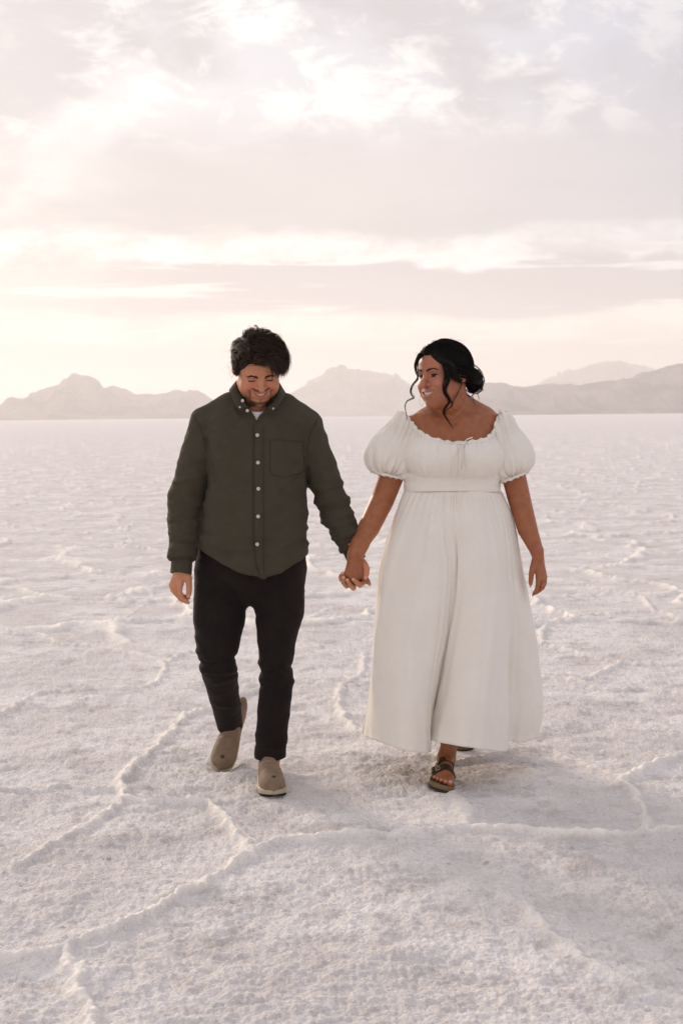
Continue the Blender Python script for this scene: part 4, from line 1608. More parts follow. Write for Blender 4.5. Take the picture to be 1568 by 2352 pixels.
def build_man():
    skin = skin_mat('skin_tan', (.58, .265, .145, 1), (.51, .21, .110, 1), (.62, .19, .135, 1), (.45, .135, .105, 1), stub=(.030, .017, .013, 1))
    hairm = hair_mat('dark_brown_hair', (.012, .008, .006, 1), (.085, .054, .037, 1))
    shirtm = cloth_mat('olive_cotton', (.056, .0470, .0310, 1), (.063, .0530, .036, 1), wrinkle=.5, sheen=.03)
    trm = cloth_mat('black_cotton', (.0095, .0062, .0055, 1), (.0140, .0090, .0080, 1), wrinkle=.4, sheen=.03)
    MAN.gaze = (.05, .8, -.6); MAN.lash = .004; MAN.lash_w = .0005; MAN.lash_up = -.35
    MAN.brow_x = [.012, .030, .050]; MAN.brow_z = [.016, .021, .0225, .014]; MAN.brow_t = .0027
    lo = np.array([-.75, 5.1, -.02]); hi = np.array([.25, 6.0, 1.75])
    lo = np.minimum(lo, np.min(ARM_L, 0) - .15); 
    hb = (MAN.c - [.16, .20, .0], MAN.c + [.16, .20, .25]); hb = (np.array([hb[0][0], hb[0][1], px((592, 945), 5.4)[2]]), hb[1])
    h1 = (hz1(100, 2250) - [.01, .09, 0], hz1(1130, 760) + [.012, .12, 0])
    h2 = (hz2(330, 1450) - [.0, .08, 0], hz2(1250, 480) + [.0, .14, 0])
    person = skin_body(man_body_f, [hb, h1, h2], lo, hi, .0023, .010, 'person', skin)
    nails = [(hz1(985, 1800, -.022), .0075), (hz1(1000, 2040, .0), .006)] + [(hz2(x, y, o), .0085) for x, y, o in ((487, 978, -.010), (508, 1075, -.020), (592, 1135, -.026), (735, 1120, -.030), (1030, 1090, -.030))]
    paint_skin(person, MAN, nails)
    tag(person, 'man in an olive green shirt and black trousers, looking down and smiling, holding a hand', 'person')
    f = man_head_f
    white = plain_mat('eye_white', (.75, .70, .66), .3, namp=.05)
    iris = plain_mat('dark_iris', (.02, .012, .008), .2)
    lash = plain_mat('lash', (.010, .007, .006), .6)
    teeth = plain_mat('teeth', (.72, .65, .57), .25, namp=.05, spec=.6)
    face_bits(MAN, person, f, lash, lash, white, iris, teeth, .008)
    man_hair(person, hairm)

    # shirt ---------------------------------------------------------
    lo_s = np.min(ARM_L + ARM_R, 0) - .10; hi_s = np.max(ARM_L + ARM_R, 0) + .12
    lo_s = np.minimum(lo_s, [0, MY - .24, px((590, 1335), 5.31)[2] - .02]); hi_s = np.maximum(hi_s, [0, MY + .24, px((590, 885), MY)[2]])
    V, F = nets(shirt_f, lo_s, hi_s, .0034, lip=1.7)
    V = displaced(shirt_f, shirt_wrinkle, V)
    shirt = link('shirt', V, F, shirtm, person)

    def on_cloth(O, off):
        P, _ = trace(shirt_f, O, eye_dir(O), .9, 70)
        P = displaced(shirt_f, lambda Q: shirt_wrinkle(Q) + off, P)
        return P.astype(float)

    def on_shirt(p, off=0.0):
        o = px(p, 5.0); 
        return on_cloth(np.array([o]), off)[0]

    def cloth_rows(xl, xr, rows, nu, off):
        """grid on the shirt front between two edge lines"""
        O = []
        for y, a, b in rows:
            for t in np.linspace(0, 1, nu):
                O.append(px((a + (b - a) * t, y), 5.0))
        P = on_cloth(np.array(O), off + .0004)
        return P.reshape(len(rows), nu, 3).astype(float)

    ys = np.linspace(966, 1322, 90)
    rows = [(y, np.interp(y, [966, 980, 1100, 1250, 1300, 1322], [588, 582.5, 582.5, 583.5, 590, 599]), np.interp(y, [966, 980, 1100, 1250, 1300, 1322], [596, 604, 604.5, 604, 604, 606.5])) for y in ys]
    S = cloth_rows(0, 0, rows, 8, .0005)
    shell(S[:, ::-1], .0034, 'placket', shirtm, shirt)
    # chest pocket
    rows = []
    for y in np.linspace(1010, 1100, 30):
        yl = y; rows.append((y, 619.5 + (y - 1010) * .01, 694))
    O = []
    for t in np.linspace(0, 1, 28):
        for s_ in np.linspace(0, 1, 22):
            x = 619.5 + 75 * s_
            yb = np.interp(x, [619, 650, 695], [1086, 1096, 1085]); yt = 1009 + 5 * s_
            O.append(px((x, yt + (yb - yt) * t), 5.0))
    P = on_cloth(np.array(O), .0005)
    shell(P.reshape(28, 22, 3)[:, ::-1].astype(float), .0034, 'pocket', shirtm, shirt)
    # stitched seams: edges of the placket and pocket, arm holes, yoke
    thread = plain_mat('olive_thread', (.026, .0225, .0150), .9)
    def seam(pts, n=14, r=.0010):
        P = on_cloth(np.array([px(p, 5.0) for p in catmull(pts, n)]), .0040 if len(pts) > 4 else .0012)
        hp = Heap(); hp.tube(P, r, 5)
        return hp.build('seam', thread, shirt)
    seam([(583.5, 975), (582.2, 1040), (582.2, 1120), (582.8, 1200), (584, 1262), (592, 1310)])
    seam([(604.3, 982), (604.5, 1040), (604.8, 1120), (604.8, 1200), (604.4, 1270), (606, 1318)])
    seam([(620, 1010), (620.5, 1050), (621, 1086), (650, 1096)][:4], 14)
    seam([(620, 1010), (650, 1011), (694, 1015)], 14)
    seam([(650, 1096), (694, 1085)], 14)
    seam([(694, 1015), (694, 1085)], 14)
    seam([(440, 952), (456, 972), (466, 1000), (474, 1040)], 12)
    seam([(728, 962), (716, 985), (708, 1012), (704, 1040)], 12)
    seam([(585, 1296), (597, 1322)], 8)
    bmat = plain_mat('pearl_button', (.66, .60, .56), .3, spec=.6, namp=.12)
    hole = plain_mat('button_hole', (.12, .10, .09), .8)
    for (bx, by) in ((591, 1000), (592.4, 1062.7), (593.3, 1122.6), (592.7, 1186.2), (590.5, 1250.2)):
        c = on_shirt((bx, by), .0035)
        button(c, (0, -1, .05), .0068, bmat, shirt, hole)
    # collar: a stand round the neck and a leaf folded out over it
    def ring(pts, n=60):
        return catmull([px(p, y) for p, y in pts], 10)
    top = ring([((568, 934), 5.335), ((551, 912), 5.355), ((541, 886), 5.40), ((546, 872), 5.47), ((568, 866), 5.53), ((592, 864), 5.545), ((618, 866), 5.53), ((640, 878), 5.47), ((641, 898), 5.40), ((632, 922), 5.355), ((616, 936), 5.335)])
    low = ring([((549, 944), 5.315), ((536, 925), 5.345), ((527, 898), 5.40), ((532, 895), 5.49), ((560, 893), 5.555), ((592, 892), 5.57), ((622, 893), 5.555), ((650, 897), 5.49), ((653, 908), 5.41), ((641, 931), 5.345), ((625, 948), 5.315)])
    base = ring([((585, 958), 5.335), ((560, 932), 5.350), ((546, 903), 5.40), ((549, 893), 5.47), ((568, 890), 5.53), ((592, 890), 5.55), ((618, 890), 5.53), ((636, 895), 5.47), ((635, 908), 5.40), ((624, 935), 5.350), ((596, 960), 5.335)])
    leafbulge = lambda u, t: (np.sin(np.pi * np.clip(t * 1.1, 0, 1))[None, :, None] * np.array([0, -1, .3]) * .004)
    strip(top, low, .0022, 'collar', shirtm, shirt, 9, leafbulge)
    strip(base, top, .002, 'collar_stand', shirtm, shirt, 5)
    # front edges of the opening, turned back
    for (p, r) in (((557, 920), .0062), ((568, 943), .0060)):
        c = np.array(px(p, 5.318)); 
        button(c, (-.25, -1, .1), r, bmat, shirt, hole)
    for p in ((550.5, 935), (627.5, 938)):
        button(np.array(px(p, 5.312)), (0, -1, .1), .0036, bmat, shirt, hole)
    L = [((563, 930), (551, 938)), ((572, 942), (562, 950)), ((580, 955), (572, 964)), ((589, 970), (582, 982))]
    # cuffs
    for A, r0, r1, ln_, o in ((ARM_L, .0375, .0385, .064, -.034), (ARM_R, .036, .034, .06, -.03)):
        v = cuff_dir(A)
        a_ = np.cross(v, [0, 1, 0]); a_ /= np.linalg.norm(a_); b_ = np.cross(v, a_)
        nu, nv = 48, 8
        S = np.zeros((nu, nv, 3))
        for i, t in enumerate(np.linspace(0, 2 * np.pi, nu, endpoint=False)):
            for j, s_ in enumerate(np.linspace(0, 1, nv)):
                r = r0 + (r1 - r0) * s_ + .0006 * math.sin(9 * t)
                S[i, j] = A[2] + v * (o + ln_ * s_ + .004 * s_ * math.sin(t + .5)) + (a_ * math.cos(t) * r * 1.0 + b_ * math.sin(t) * r * .86)
        shell(S, .0024, 'cuff', shirtm, shirt, wrap=True)
    # undershirt
    tee = cloth_mat('white_jersey', (.74, .72, .74, 1), (.80, .78, .80, 1), wrinkle=.1)
    S = np.zeros((14, 20, 3))
    for i, y in enumerate(np.linspace(943.5, 985, 14)):
        for j, x in enumerate(np.linspace(570, 612, 20)):
            yy = y + (2.5 * (1 - ((x - 592) / 16) ** 2) if i == 0 else 0)
            S[i, j] = px((x, yy), 5.372 + .00045 * (x - 591) ** 2 * .1 - .00055 * (y - 943))
    shell(S[:, ::-1], .002, 'undershirt', tee, person)

    # trousers ------------------------------------------------------
    pts = np.array(LEG_L[0] + LEG_R[0])
    V, F = nets(trousers_f, pts.min(0) - [.14, .17, .10], [pts[:, 0].max() + .14, pts[:, 1].max() + .10, px((580, 1220), MY)[2]], .0042, lip=1.6)
    V = displaced(trousers_f, trousers_wrinkle, V)
    tr = link('trousers', V, F, trm, person)
    O = []
    for t in np.linspace(0, 1, 16):
        for s_ in np.linspace(0, 1, 5):
            O.append(px((573 + 7 * s_ - 3 * t, 1325 + 48 * t), 4.9))
    P, _ = trace(trousers_f, np.array(O), eye_dir(O), 1.0, 70)
    P = displaced(trousers_f, lambda Q: trousers_wrinkle(Q) + .0005, P)
    shell(P.reshape(16, 5, 3)[:, ::-1].astype(float), .002, 'fly', trm, tr)

    # shoes ---------------------------------------------------------
    m, nt, bs = new_mat('worn_tan_suede')
    G = N(nt)
    pos = G.node('ShaderNodeNewGeometry').outputs['Position']
    n1 = G.noise(pos, 26, 5, .6); n2 = G.noise(pos, 260, 3, .6)
    c = G.mix(G.smooth(n1, .35, .68), (.250, .168, .108, 1), (.190, .132, .090, 1))
    c = G.mix(G.mul(n2, .25), c, (.30, .215, .15, 1))
    c = G.mix(G.node('ShaderNodeAttribute', attribute_name='gore').outputs['Fac'], c, (.055, .034, .024, 1))
    c = G.mix(G.node('ShaderNodeAttribute', attribute_name='spot').outputs['Fac'], c, (.025, .022, .02, 1))
    G.put(bs.inputs['Base Color'], c)
    bs.inputs['Roughness'].default_value = .75; bs.inputs['Specular IOR Level'].default_value = .25
    b = G.node('ShaderNodeBump'); b.inputs['Strength'].default_value = .3; b.inputs['Distance'].default_value = .0015
    G.put(b.inputs['Height'], G.add(n1, G.mul(n2, .4))); G.put(bs.inputs['Normal'], b.outputs[0])
    solem = plain_mat('cream_rubber', (.44, .37, .27), .6, namp=.2, nscale=40)
    outm = plain_mat('dark_rubber', (.03, .026, .024), .8)
    for fr, spot in ((FR_MR, (.008, .268, .047)), (FR_ML, (.000, .262, .05))):
        cs = np.array([from_foot(q, fr) for q in ((-.06, -.03, -.04), (.06, .32, .12), (-.06, .32, -.04), (.06, -.03, .12), (0, -.03, .13))])
        V, F = nets(lambda P: shoe_f(P, fr), cs.min(0) - .03, cs.max(0) + .03, .003, lip=1.8)
        sh = link('shoe', V, F, m, person)
        L = to_foot(V.astype(F32), fr)
        s_ = L[:, 0] - np.interp(L[:, 1], SH_F, SH_C)
        w = np.interp(L[:, 1], SH_F, SH_W)
        # elastic gore: a wedge on each side, widest at the top
        gl = .118 + .035 * np.clip((.1 - L[:, 2]) / .1, -.2, 1)
        gore = (1 - sstep(np.abs(L[:, 1] - gl), .0032, .0055)) * (L[:, 2] > .022) * sstep(np.abs(s_) / w, .45, .6)
        attr(sh, 'gore', gore)
        dd = ln(L - np.array(spot, F32)) + .003 * noise3(L * 300)
        attr(sh, 'spot', (1 - sstep(dd, .006, .010)) * .85)
        V, F = nets(lambda P: sole_f(P, fr, -.022), cs.min(0) - .03, cs.max(0) + .03, .003, lip=1.5)
        so = link('sole', V, F, solem, sh)
        V, F = nets(lambda P: sole_f(P, fr, -.0285, -.0215), cs.min(0) - .03, cs.max(0) + .03, .003, lip=1.5)
        link('outsole', V, F, outm, sh)
    return person

# ================================================================== the woman
WY = 5.48                                           # depth of the middle of her trunk
WOM = Head(at(1018, 860, 5.42), 3, -48, 3.0, wide=1.02, jaw=1.04, nose=1.13, female=True, ns=.004, ms=.002)
WOM.slit = .0040
WOM.setup_mouth(.0350, 7.0, .0110)

hz4 = lambda x, y, o=0.0: at(1179.1 + .072 * x, 1223.0 + .072 * y, 5.45 + o)     # her free hand
W_NECK = [WOM.wld((0, -.035, -.05)), px((1040, 950), 5.50)]
W_ARM_L = [px(p, y) for p, y in (((935, 990), 5.49), ((878, 1148), 5.50), ((816, 1268), 5.40))]
W_ARM_R = [px(p, y) for p, y in (((1152, 988), 5.49), ((1193, 1150), 5.50), ((1232.5, 1266), 5.46))]


def woman_head_f(P):
    L = WOM.loc(P)
    d = WOM.sdf(L)
    neck = chain(P, [W_NECK[0], (W_NECK[0] + W_NECK[1]) / 2 + [.004, 0, 0], W_NECK[1]], [.056, .055, .064])
    d = smin(d, neck, .018)
    # soft flesh under the jaw
    under = rcone(P, WOM.wld((0, .045, -.100)), WOM.wld((.010, -.01, -.115)), .022, .036)
    return smin(d, under, .02)


def woman_trunk_f(P):
    # shoulders, chest, waist
    d = chain(P, [px((942, 985), 5.49), px((1040, 968), 5.50), px((1144, 984), 5.49)], [.047, .070, .047])
    d = smin(d, chain(P, [px((1040, 925), 5.505), px((985, 962), 5.51)], [.045, .044]), .04)
    d = smin(d, chain(P, [px((1050, 925), 5.505), px((1108, 957), 5.51)], [.045, .044]), .04)
    d = smin(d, ell(P, px((1041, 1025), 5.485), (.172, .118, .130)), .05)
    for x in (992, 1098):
        d = smin(d, ell(P, px((x, 1052), 5.395), (.083, .070, .070)), .04)
    d = smin(d, rcone(P, px((1039, 1080), 5.49), px((1039, 1135), 5.49), .116, .112), .05)
    # collar bones and the dip between them
    for x in (955, 1130):
        d = smin(d, rcone(P, px((1044 + (8 if x > 1044 else -8), 966), 5.418), px((x, 957), 5.463), .008, .009), .022)
    d = smax(d, -ball(P, px((1044, 962), 5.395), .012), .025)
    return d


def woman_arms_f(P):
    d = chain(P, [W_ARM_L[0], px((903, 1080), 5.50), W_ARM_L[1], px((847, 1212), 5.45), W_ARM_L[2]], [.046, .050, .0460, .0420, .0265])
    e = chain(P, [W_ARM_R[0], px((1176, 1080), 5.50), W_ARM_R[1], px((1211, 1215), 5.48), W_ARM_R[2]], [.046, .0475, .0440, .0390, .0255])
    return np.minimum(d, e)


def woman_free_hand(P):
    d = chain(P, [hz4(745, 590), hz4(800, 850)], [.0255, .0212])
    for kn, r in (((800, 1420, -.004), .0118), ((885, 1450, .008), .0115), ((955, 1440, .020), .011), ((985, 1405, .032), .0105)):
        d = smin(d, chain(P, [hz4(800 + (kn[0] - 890) * .35, 900, kn[2] * .5), hz4(*kn)], [.0150, r]), .010)
    d = smin(d, chain(P, [hz4(700, 900, .0), hz4(620, 1120, -.006), hz4(572, 1300, -.010), hz4(553, 1500, -.013), hz4(543, 1640, -.013), hz4(538, 1740, -.012)], [.015, .0130, .0108, .0095, .0070, .0028]), .009)
    ix = chain(P, [hz4(800, 1425, -.004), hz4(775, 1660, -.010), hz4(735, 1830, -.010), hz4(650, 1950, -.008), hz4(600, 2035, -.006)], [.0108, .0088, .0080, .0064, .0026])
    md = chain(P, [hz4(885, 1455, .008), hz4(905, 1690, .006), hz4(850, 1830, .006), hz4(730, 1930, .008), hz4(660, 1985, .010)], [.0105, .0088, .0080, .0062, .0026])
    rg = chain(P, [hz4(955, 1445, .020), hz4(985, 1640, .020), hz4(915, 1790, .022), hz4(800, 1860, .022)], [.0100, .0083, .0074, .0050])
    pk = chain(P, [hz4(985, 1410, .032), hz4(1005, 1580, .034), hz4(930, 1720, .037), hz4(830, 1760, .037)], [.0094, .0076, .0068, .0045])
    return smin(d, np.minimum(np.minimum(ix, md), np.minimum(rg, pk)), .005)


def woman_clasped(P):
    d = chain(P, [hz2(890, 300, .008), hz2(775, 600, .004)], [.0320, .0265])
    for kn, r, o in (((915, 1010), .0130, .008), ((800, 1075), .0135, .000), ((685, 1060), .0130, .000), ((590, 985), .0125, .006)):
        d = smin(d, chain(P, [hz2(770 + (kn[0] - 745) * .35, 680, .004), hz2(kn[0], kn[1], o)], [.018, r]), .012)
    for k, o in (((915, 1010), .008), ((800, 1075), .0), ((685, 1060), .0), ((590, 985), .006)):
        d = smin(d, chain(P, [hz2(k[0], k[1], o), hz2(k[0] * .96 + 30, k[1] + 130, o + .022), hz2(k[0] * .96 + 20, k[1] + 110, o + .058), hz2(k[0] * .96 + 20, k[1] - 60, o + .075)], [.0120, .0100, .0095, .0070]), .006)
    th = chain(P, [hz2(860, 760, .004), hz2(960, 950, .006), hz2(1025, 1090, .004), hz2(1085, 1180, .000), hz2(1128, 1240, -.002)], [.016, .0128, .0112, .0098, .0062])
    return smin(d, th, .010)


FOOT_WR = (at(1017, 1760, 5.450) * [1, 1, 0] + [0, 0, .031], at(1015, 1760, 5.218) * [1, 1, 0] + [0, 0, .036])
FOOT_WL = (at(1062, 1640, 6.08) * [1, 1, 0] + [0, 0, .165], at(1068, 1690, 5.90) * [1, 1, 0] + [0, 0, .036])
FR_WR = foot_frame(*FOOT_WR, tilt=-13)
FR_WL = foot_frame(*FOOT_WL, tilt=0)


def bare_foot(L, mir=1.0):
    """foot in its own frame: heel at 0, toes at .235 along y; the big toe on the +x side"""
    L = L * np.array([mir, 1, 1], F32)
    d = ell(L, (0, .030, .028), (.029, .034, .030))
    d = smin(d, rcone(L, (0, .045, .060), (.004, .150, .030), .034, .026), .02)
    d = smin(d, ell(L, (-.003, .150, .020), (.043, .050, .021)), .02)
    d = smin(d, rcone(L, (.024, .165, .018), (.027, .195, .014), .0175, .015), .012)
    toes = None
    for x, y0, y1, r in ((.0265, .190, .228, .0128), (.0075, .195, .226, .0090), (-.0085, .192, .217, .0085), (-.0225, .186, .206, .0080), (-.0350, .176, .193, .0078)):
        e = chain(L, [(x, y0 - .025, .020), (x, y0, .020), (x, y1 - .012, .0155), (x + .001, y1, .0105)], [r * .9, r, r * .95, r * .92])
        toes = e if toes is None else np.minimum(toes, e)
    return smin(d, toes, .004)


def woman_feet_f(P, fr, mir):
    L = to_foot(P, fr)
    d = bare_foot(L, mir)
    leg = chain(P, [from_foot((0, .045, .060), fr), from_foot((0, .040, .105), fr), from_foot((0, .03, .105), fr) + [.0, .0, .09], from_foot((0, .03, .105), fr) + [.0, .03, .30]], [.034, .0325, .034, .05])
    return smin(d, leg, .012)


def woman_body_f(P):
    b = lambda pts, r: (np.min(pts, 0) - r, np.max(pts, 0) + r)
    d = within(P, *b(np.array([WOM.c]), .21), woman_head_f)
    d2 = within(P, *b(np.array([px((930, 920), 5.35), px((1155, 1150), 5.64)]), .06), woman_trunk_f)
    d2 = smin(d2, within(P, *b(np.array(W_ARM_L + W_ARM_R), .06), woman_arms_f), .03)
    d = smin(d, d2, .025)
    d = smin(d, within(P, *b(np.array([hz4(400, 500), hz4(1100, 2100)]), .05), woman_free_hand), .008)
    d = smin(d, within(P, *b(np.array([hz2(450, 0), hz2(1250, 1300)]), .09), woman_clasped), .020)
    for fr, m in ((FR_WR, 1.0), (FR_WL, -1.0)):
        d = np.minimum(d, within(P, *b(np.array([from_foot((0, 0, 0), fr), from_foot((0, .24, .1), fr), from_foot((0, .03, .35), fr)]), .08), lambda Q, fr=fr, m=m: woman_feet_f(Q, fr, m)))
        # legs up to the hips, under the skirt
        hip = px((1010 if m > 0 else 1075, 1250), 5.49)
        top = from_foot((0, .03, .105), fr) + [.0, .03, .28]
        d = smin(d, within(P, *b(np.array([hip, top]), .12), lambda Q, hip=hip, top=top: chain(Q, [top, (hip + top) / 2 + [0, -.04, 0], hip], [.05, .062, .085])), .01)
    pel = within(P, *b(np.array([px((1040, 1130), 5.485), px((1040, 1260), 5.49)]), .18), lambda Q: rcone(Q, px((1040, 1120), 5.485), px((1040, 1250), 5.49), .122, .145))
    return smin(d, pel, .04)


# ------------------------------------------------------------------ dress
_nl = [(915, 945), (926, 950), (934, 962), (942, 972), (952, 984), (964, 995), (976, 1003), (990, 1009.5), (1008, 1014.5), (1028, 1018.5), (1050, 1020), (1075, 1018.5), (1104, 1014), (1118, 1009), (1128, 1002), (1135, 992), (1139, 981), (1143, 968), (1147, 955), (1152, 947), (1165, 942)]
_nlx = np.array([px(p, 5.43)[0] for p in _nl]); _nlz = np.array([px(p, 5.43)[2] for p in _nl])
Z_UNDER = px((1040, 1092), 5.38)[2]           # seam under the bust
Z_WAIST = px((1040, 1131), 5.38)[2]           # seam of the skirt


def bodice_f(P):
    d = smin(woman_trunk_f(P), ell(P, px((1041, 1050), 5.42), (.18, .11, .085)), .03) - .007
    z = P[:, 2]
    top = np.interp(P[:, 0], _nlx, _nlz)
    d = smax(d, z - top, .002)
    side = np.abs(P[:, 0] - px((1040, 1050), WY)[0]) - .205
    d = smax(d, side, .01)
    return np.maximum(d, Z_UNDER - .006 - z)


def bodice_gather(P):
    cx = px((1050, 1020), 5.40)[0]
    top = np.interp(P[:, 0], _nlx, _nlz)
    zt = np.clip((P[:, 2] - Z_UNDER) / np.maximum(top - Z_UNDER, .01), 0, 1)
    a = np.arctan2(P[:, 0] - cx, (WY + .06) - P[:, 1])
    wob = noise3(np.column_stack([a * 6, zt * 1.5, zt * 0])) * 1.4
    pl = np.sin(a * 62 + wob * 3) * .6 + np.sin(a * 105 + wob * 5 + 1) * .4
    fade = .35 + .65 * np.maximum(sstep(zt, .62, .98), sstep(-zt, -.40, -.04))
    ctr = 1 + .9 * np.exp(-((P[:, 0] - cx) / .05) ** 2)
    return .0021 * pl * fade * ctr + .002 * noise3(P * [14, 14, 8])


SLV = {}
for _k, _c, _r, _tilt, _a, _bt in (
        ('l', px((886, 1041), 5.49), (.066, .078, .073), 24, px((936, 970), 5.49), (px((853, 1080), 5.47), px((930, 1098), 5.47))),
        ('r', px((1178, 1041), 5.49), (.057, .078, .072), -20, px((1146, 966), 5.49), (px((1143, 1107), 5.47), px((1212, 1080), 5.47)))):
    SLV[_k] = (_c, _r, _tilt, _a, _bt)


def sleeve_f(P, k):
    c, r, tilt, a, bt = SLV[k]
    d = ell(P, c, r, rot('Y', -tilt))
    d = smin(d, rcone(P, a, c + [0, 0, .0], .050, .062), .045)
    s = 1 if k == 'r' else -1
    d = smin(d, ell(P, c + np.array([s * .012, -.008, -.032]), (.060, .072, .048), rot('Y', -tilt)), .03)
    s2 = P * np.array([1, 1, 1], F32)
    d = smin(d, rcone(P, a + [-s * .012, -.006, .004], px((930 if k == 'l' else 1150, 1070), 5.47), .046, .052), .03)
    # gathered hem: cut by the sloping line of the elastic
    n = np.array([-(bt[1] - bt[0])[2], 0, (bt[1] - bt[0])[0]]); n /= np.linalg.norm(n)
    if n[2] > 0: n = -n
    d = smax(d, (P - bt[0].astype(F32)) @ n.astype(F32) - .010, .016)
    # neck edge of the sleeve
    e = np.interp(P[:, 0], _nlx, _nlz)
    inn = np.where(np.abs(P[:, 0] - px((1041, 0), 5.43)[0]) < .185, P[:, 2] - e, -1)
    return smax(d, inn, .003)


def sleeve_gather(P, k):
    c, r, tilt, a, bt = SLV[k]
    ax = ((bt[0] + bt[1]) / 2 - a); Ln = np.linalg.norm(ax); ax /= Ln
    q = P - a.astype(F32)
    t = np.clip((q @ ax.astype(F32)) / Ln, 0, 1)
    u = np.cross(ax, [0, 1, 0]); u /= np.linalg.norm(u); v = np.cross(ax, u)
    an = np.arctan2(q @ v.astype(F32), q @ u.astype(F32))
    w = noise3(np.column_stack([np.cos(an) * 2, np.sin(an) * 2, t * 2.0])) * 2.5
    pl = np.sin(an * 17 + w * 2)
    f = np.maximum((1 - sstep(t, .05, .55)), sstep(t, .60, .98))
    return .0085 * pl * f * (.5 + .5 * np.sin(np.pi * np.clip(t, .08, .92))) + .0110 * creases(P, 3 if k == 'l' else 8, (8, 8, 5)) * np.sin(np.pi * np.clip(t * .9 + .05, 0, 1))


# skirt: closed plan outlines at several heights, seen from above; px across, metres in depth from WY
# order: left side -> front -> right side -> back
SK_ROWS = [1128, 1200, 1300, 1420, 1540, 1640, 1712]
SK = {
    #         Lback       L side      L edge      L panel ........................ fold  ..  valley      right panel ............................. edge        R side ............ back
    1128: [(933, .050), (929, .000), (934, -.050), (955, -.090), (990, -.118), (1012, -.126), (1028, -.130), (1042, -.130), (1058, -.130), (1085, -.124), (1112, -.104), (1134, -.062), (1143, -.030), (1148, .000), (1146, .050), (1115, .110), (1040, .135), (965, .110)],
    1200: [(908, .070), (903, .010), (908, -.050), (925, -.105), (970, -.142), (1004, -.158), (1024, -.160), (1044, -.156), (1062, -.162), (1098, -.156), (1132, -.120), (1156, -.070), (1167, -.030), (1174, .010), (1170, .070), (1125, .150), (1040, .180), (950, .150)],
    1300: [(889, .090), (881, .030), (880, -.060), (895, -.120), (950, -.168), (1004, -.190), (1034, -.176), (1050, -.162), (1062, -.178), (1110, -.190), (1152, -.140), (1168, -.080), (1182, -.040), (1194, .020), (1190, .100), (1135, .190), (1035, .220), (935, .180)],
    1420: [(878, .110), (868, .060), (866, -.070), (874, -.150), (936, -.208), (998, -.212), (1022, -.180), (1038, -.162), (1054, -.186), (1115, -.230), (1160, -.170), (1170, -.090), (1196, -.060), (1220, .020), (1216, .120), (1145, .230), (1030, .260), (920, .210)],
    1540: [(862, .140), (858, .090), (861, -.060), (865, -.160), (930, -.245), (986, -.228), (1004, -.178), (1016, -.142), (1034, -.192), (1108, -.272), (1160, -.200), (1160, -.100), (1196, -.070), (1231, .020), (1228, .140), (1155, .270), (1025, .300), (905, .240)],
    1640: [(843, .170), (846, .110), (858, -.040), (862, -.160), (926, -.268), (980, -.228), (989, -.160), (996, -.118), (1010, -.190), (1090, -.300), (1160, -.225), (1158, -.105), (1200, -.070), (1240, .020), (1236, .150), (1165, .300), (1020, .330), (890, .270)],
    1712: [(832, .190), (838, .120), (856, -.030), (860, -.160), (924, -.275), (980, -.225), (984, -.140), (986, -.085), (992, -.190), (1080, -.310), (1157, -.235), (1156, -.105), (1194, -.065), (1231, .025), (1230, .160), (1170, .315), (1020, .345), (880, .285)],
}
SK_HEM = [1668, 1690, 1698, 1700, 1722, 1731, 1716, 1690, 1702, 1718, 1726, 1702, 1706, 1692, 1662, 1640, 1640, 1650]


def closed_curve(K, n):
    """uniform closed spline through control points (m, d) -> n points, by parameter"""
    K = np.asarray(K, float); m = len(K)
    t = np.linspace(0, m, n, endpoint=False)
    i = np.floor(t).astype(int); f = (t - i)[:, None]
    a, b, c, d = K[(i - 1) % m], K[i % m], K[(i + 1) % m], K[(i + 2) % m]
    return 0.5 * (2 * b + (c - a) * f + (2 * a - 5 * b + 4 * c - d) * f * f + (3 * b - a - 3 * c + d) * f ** 3)


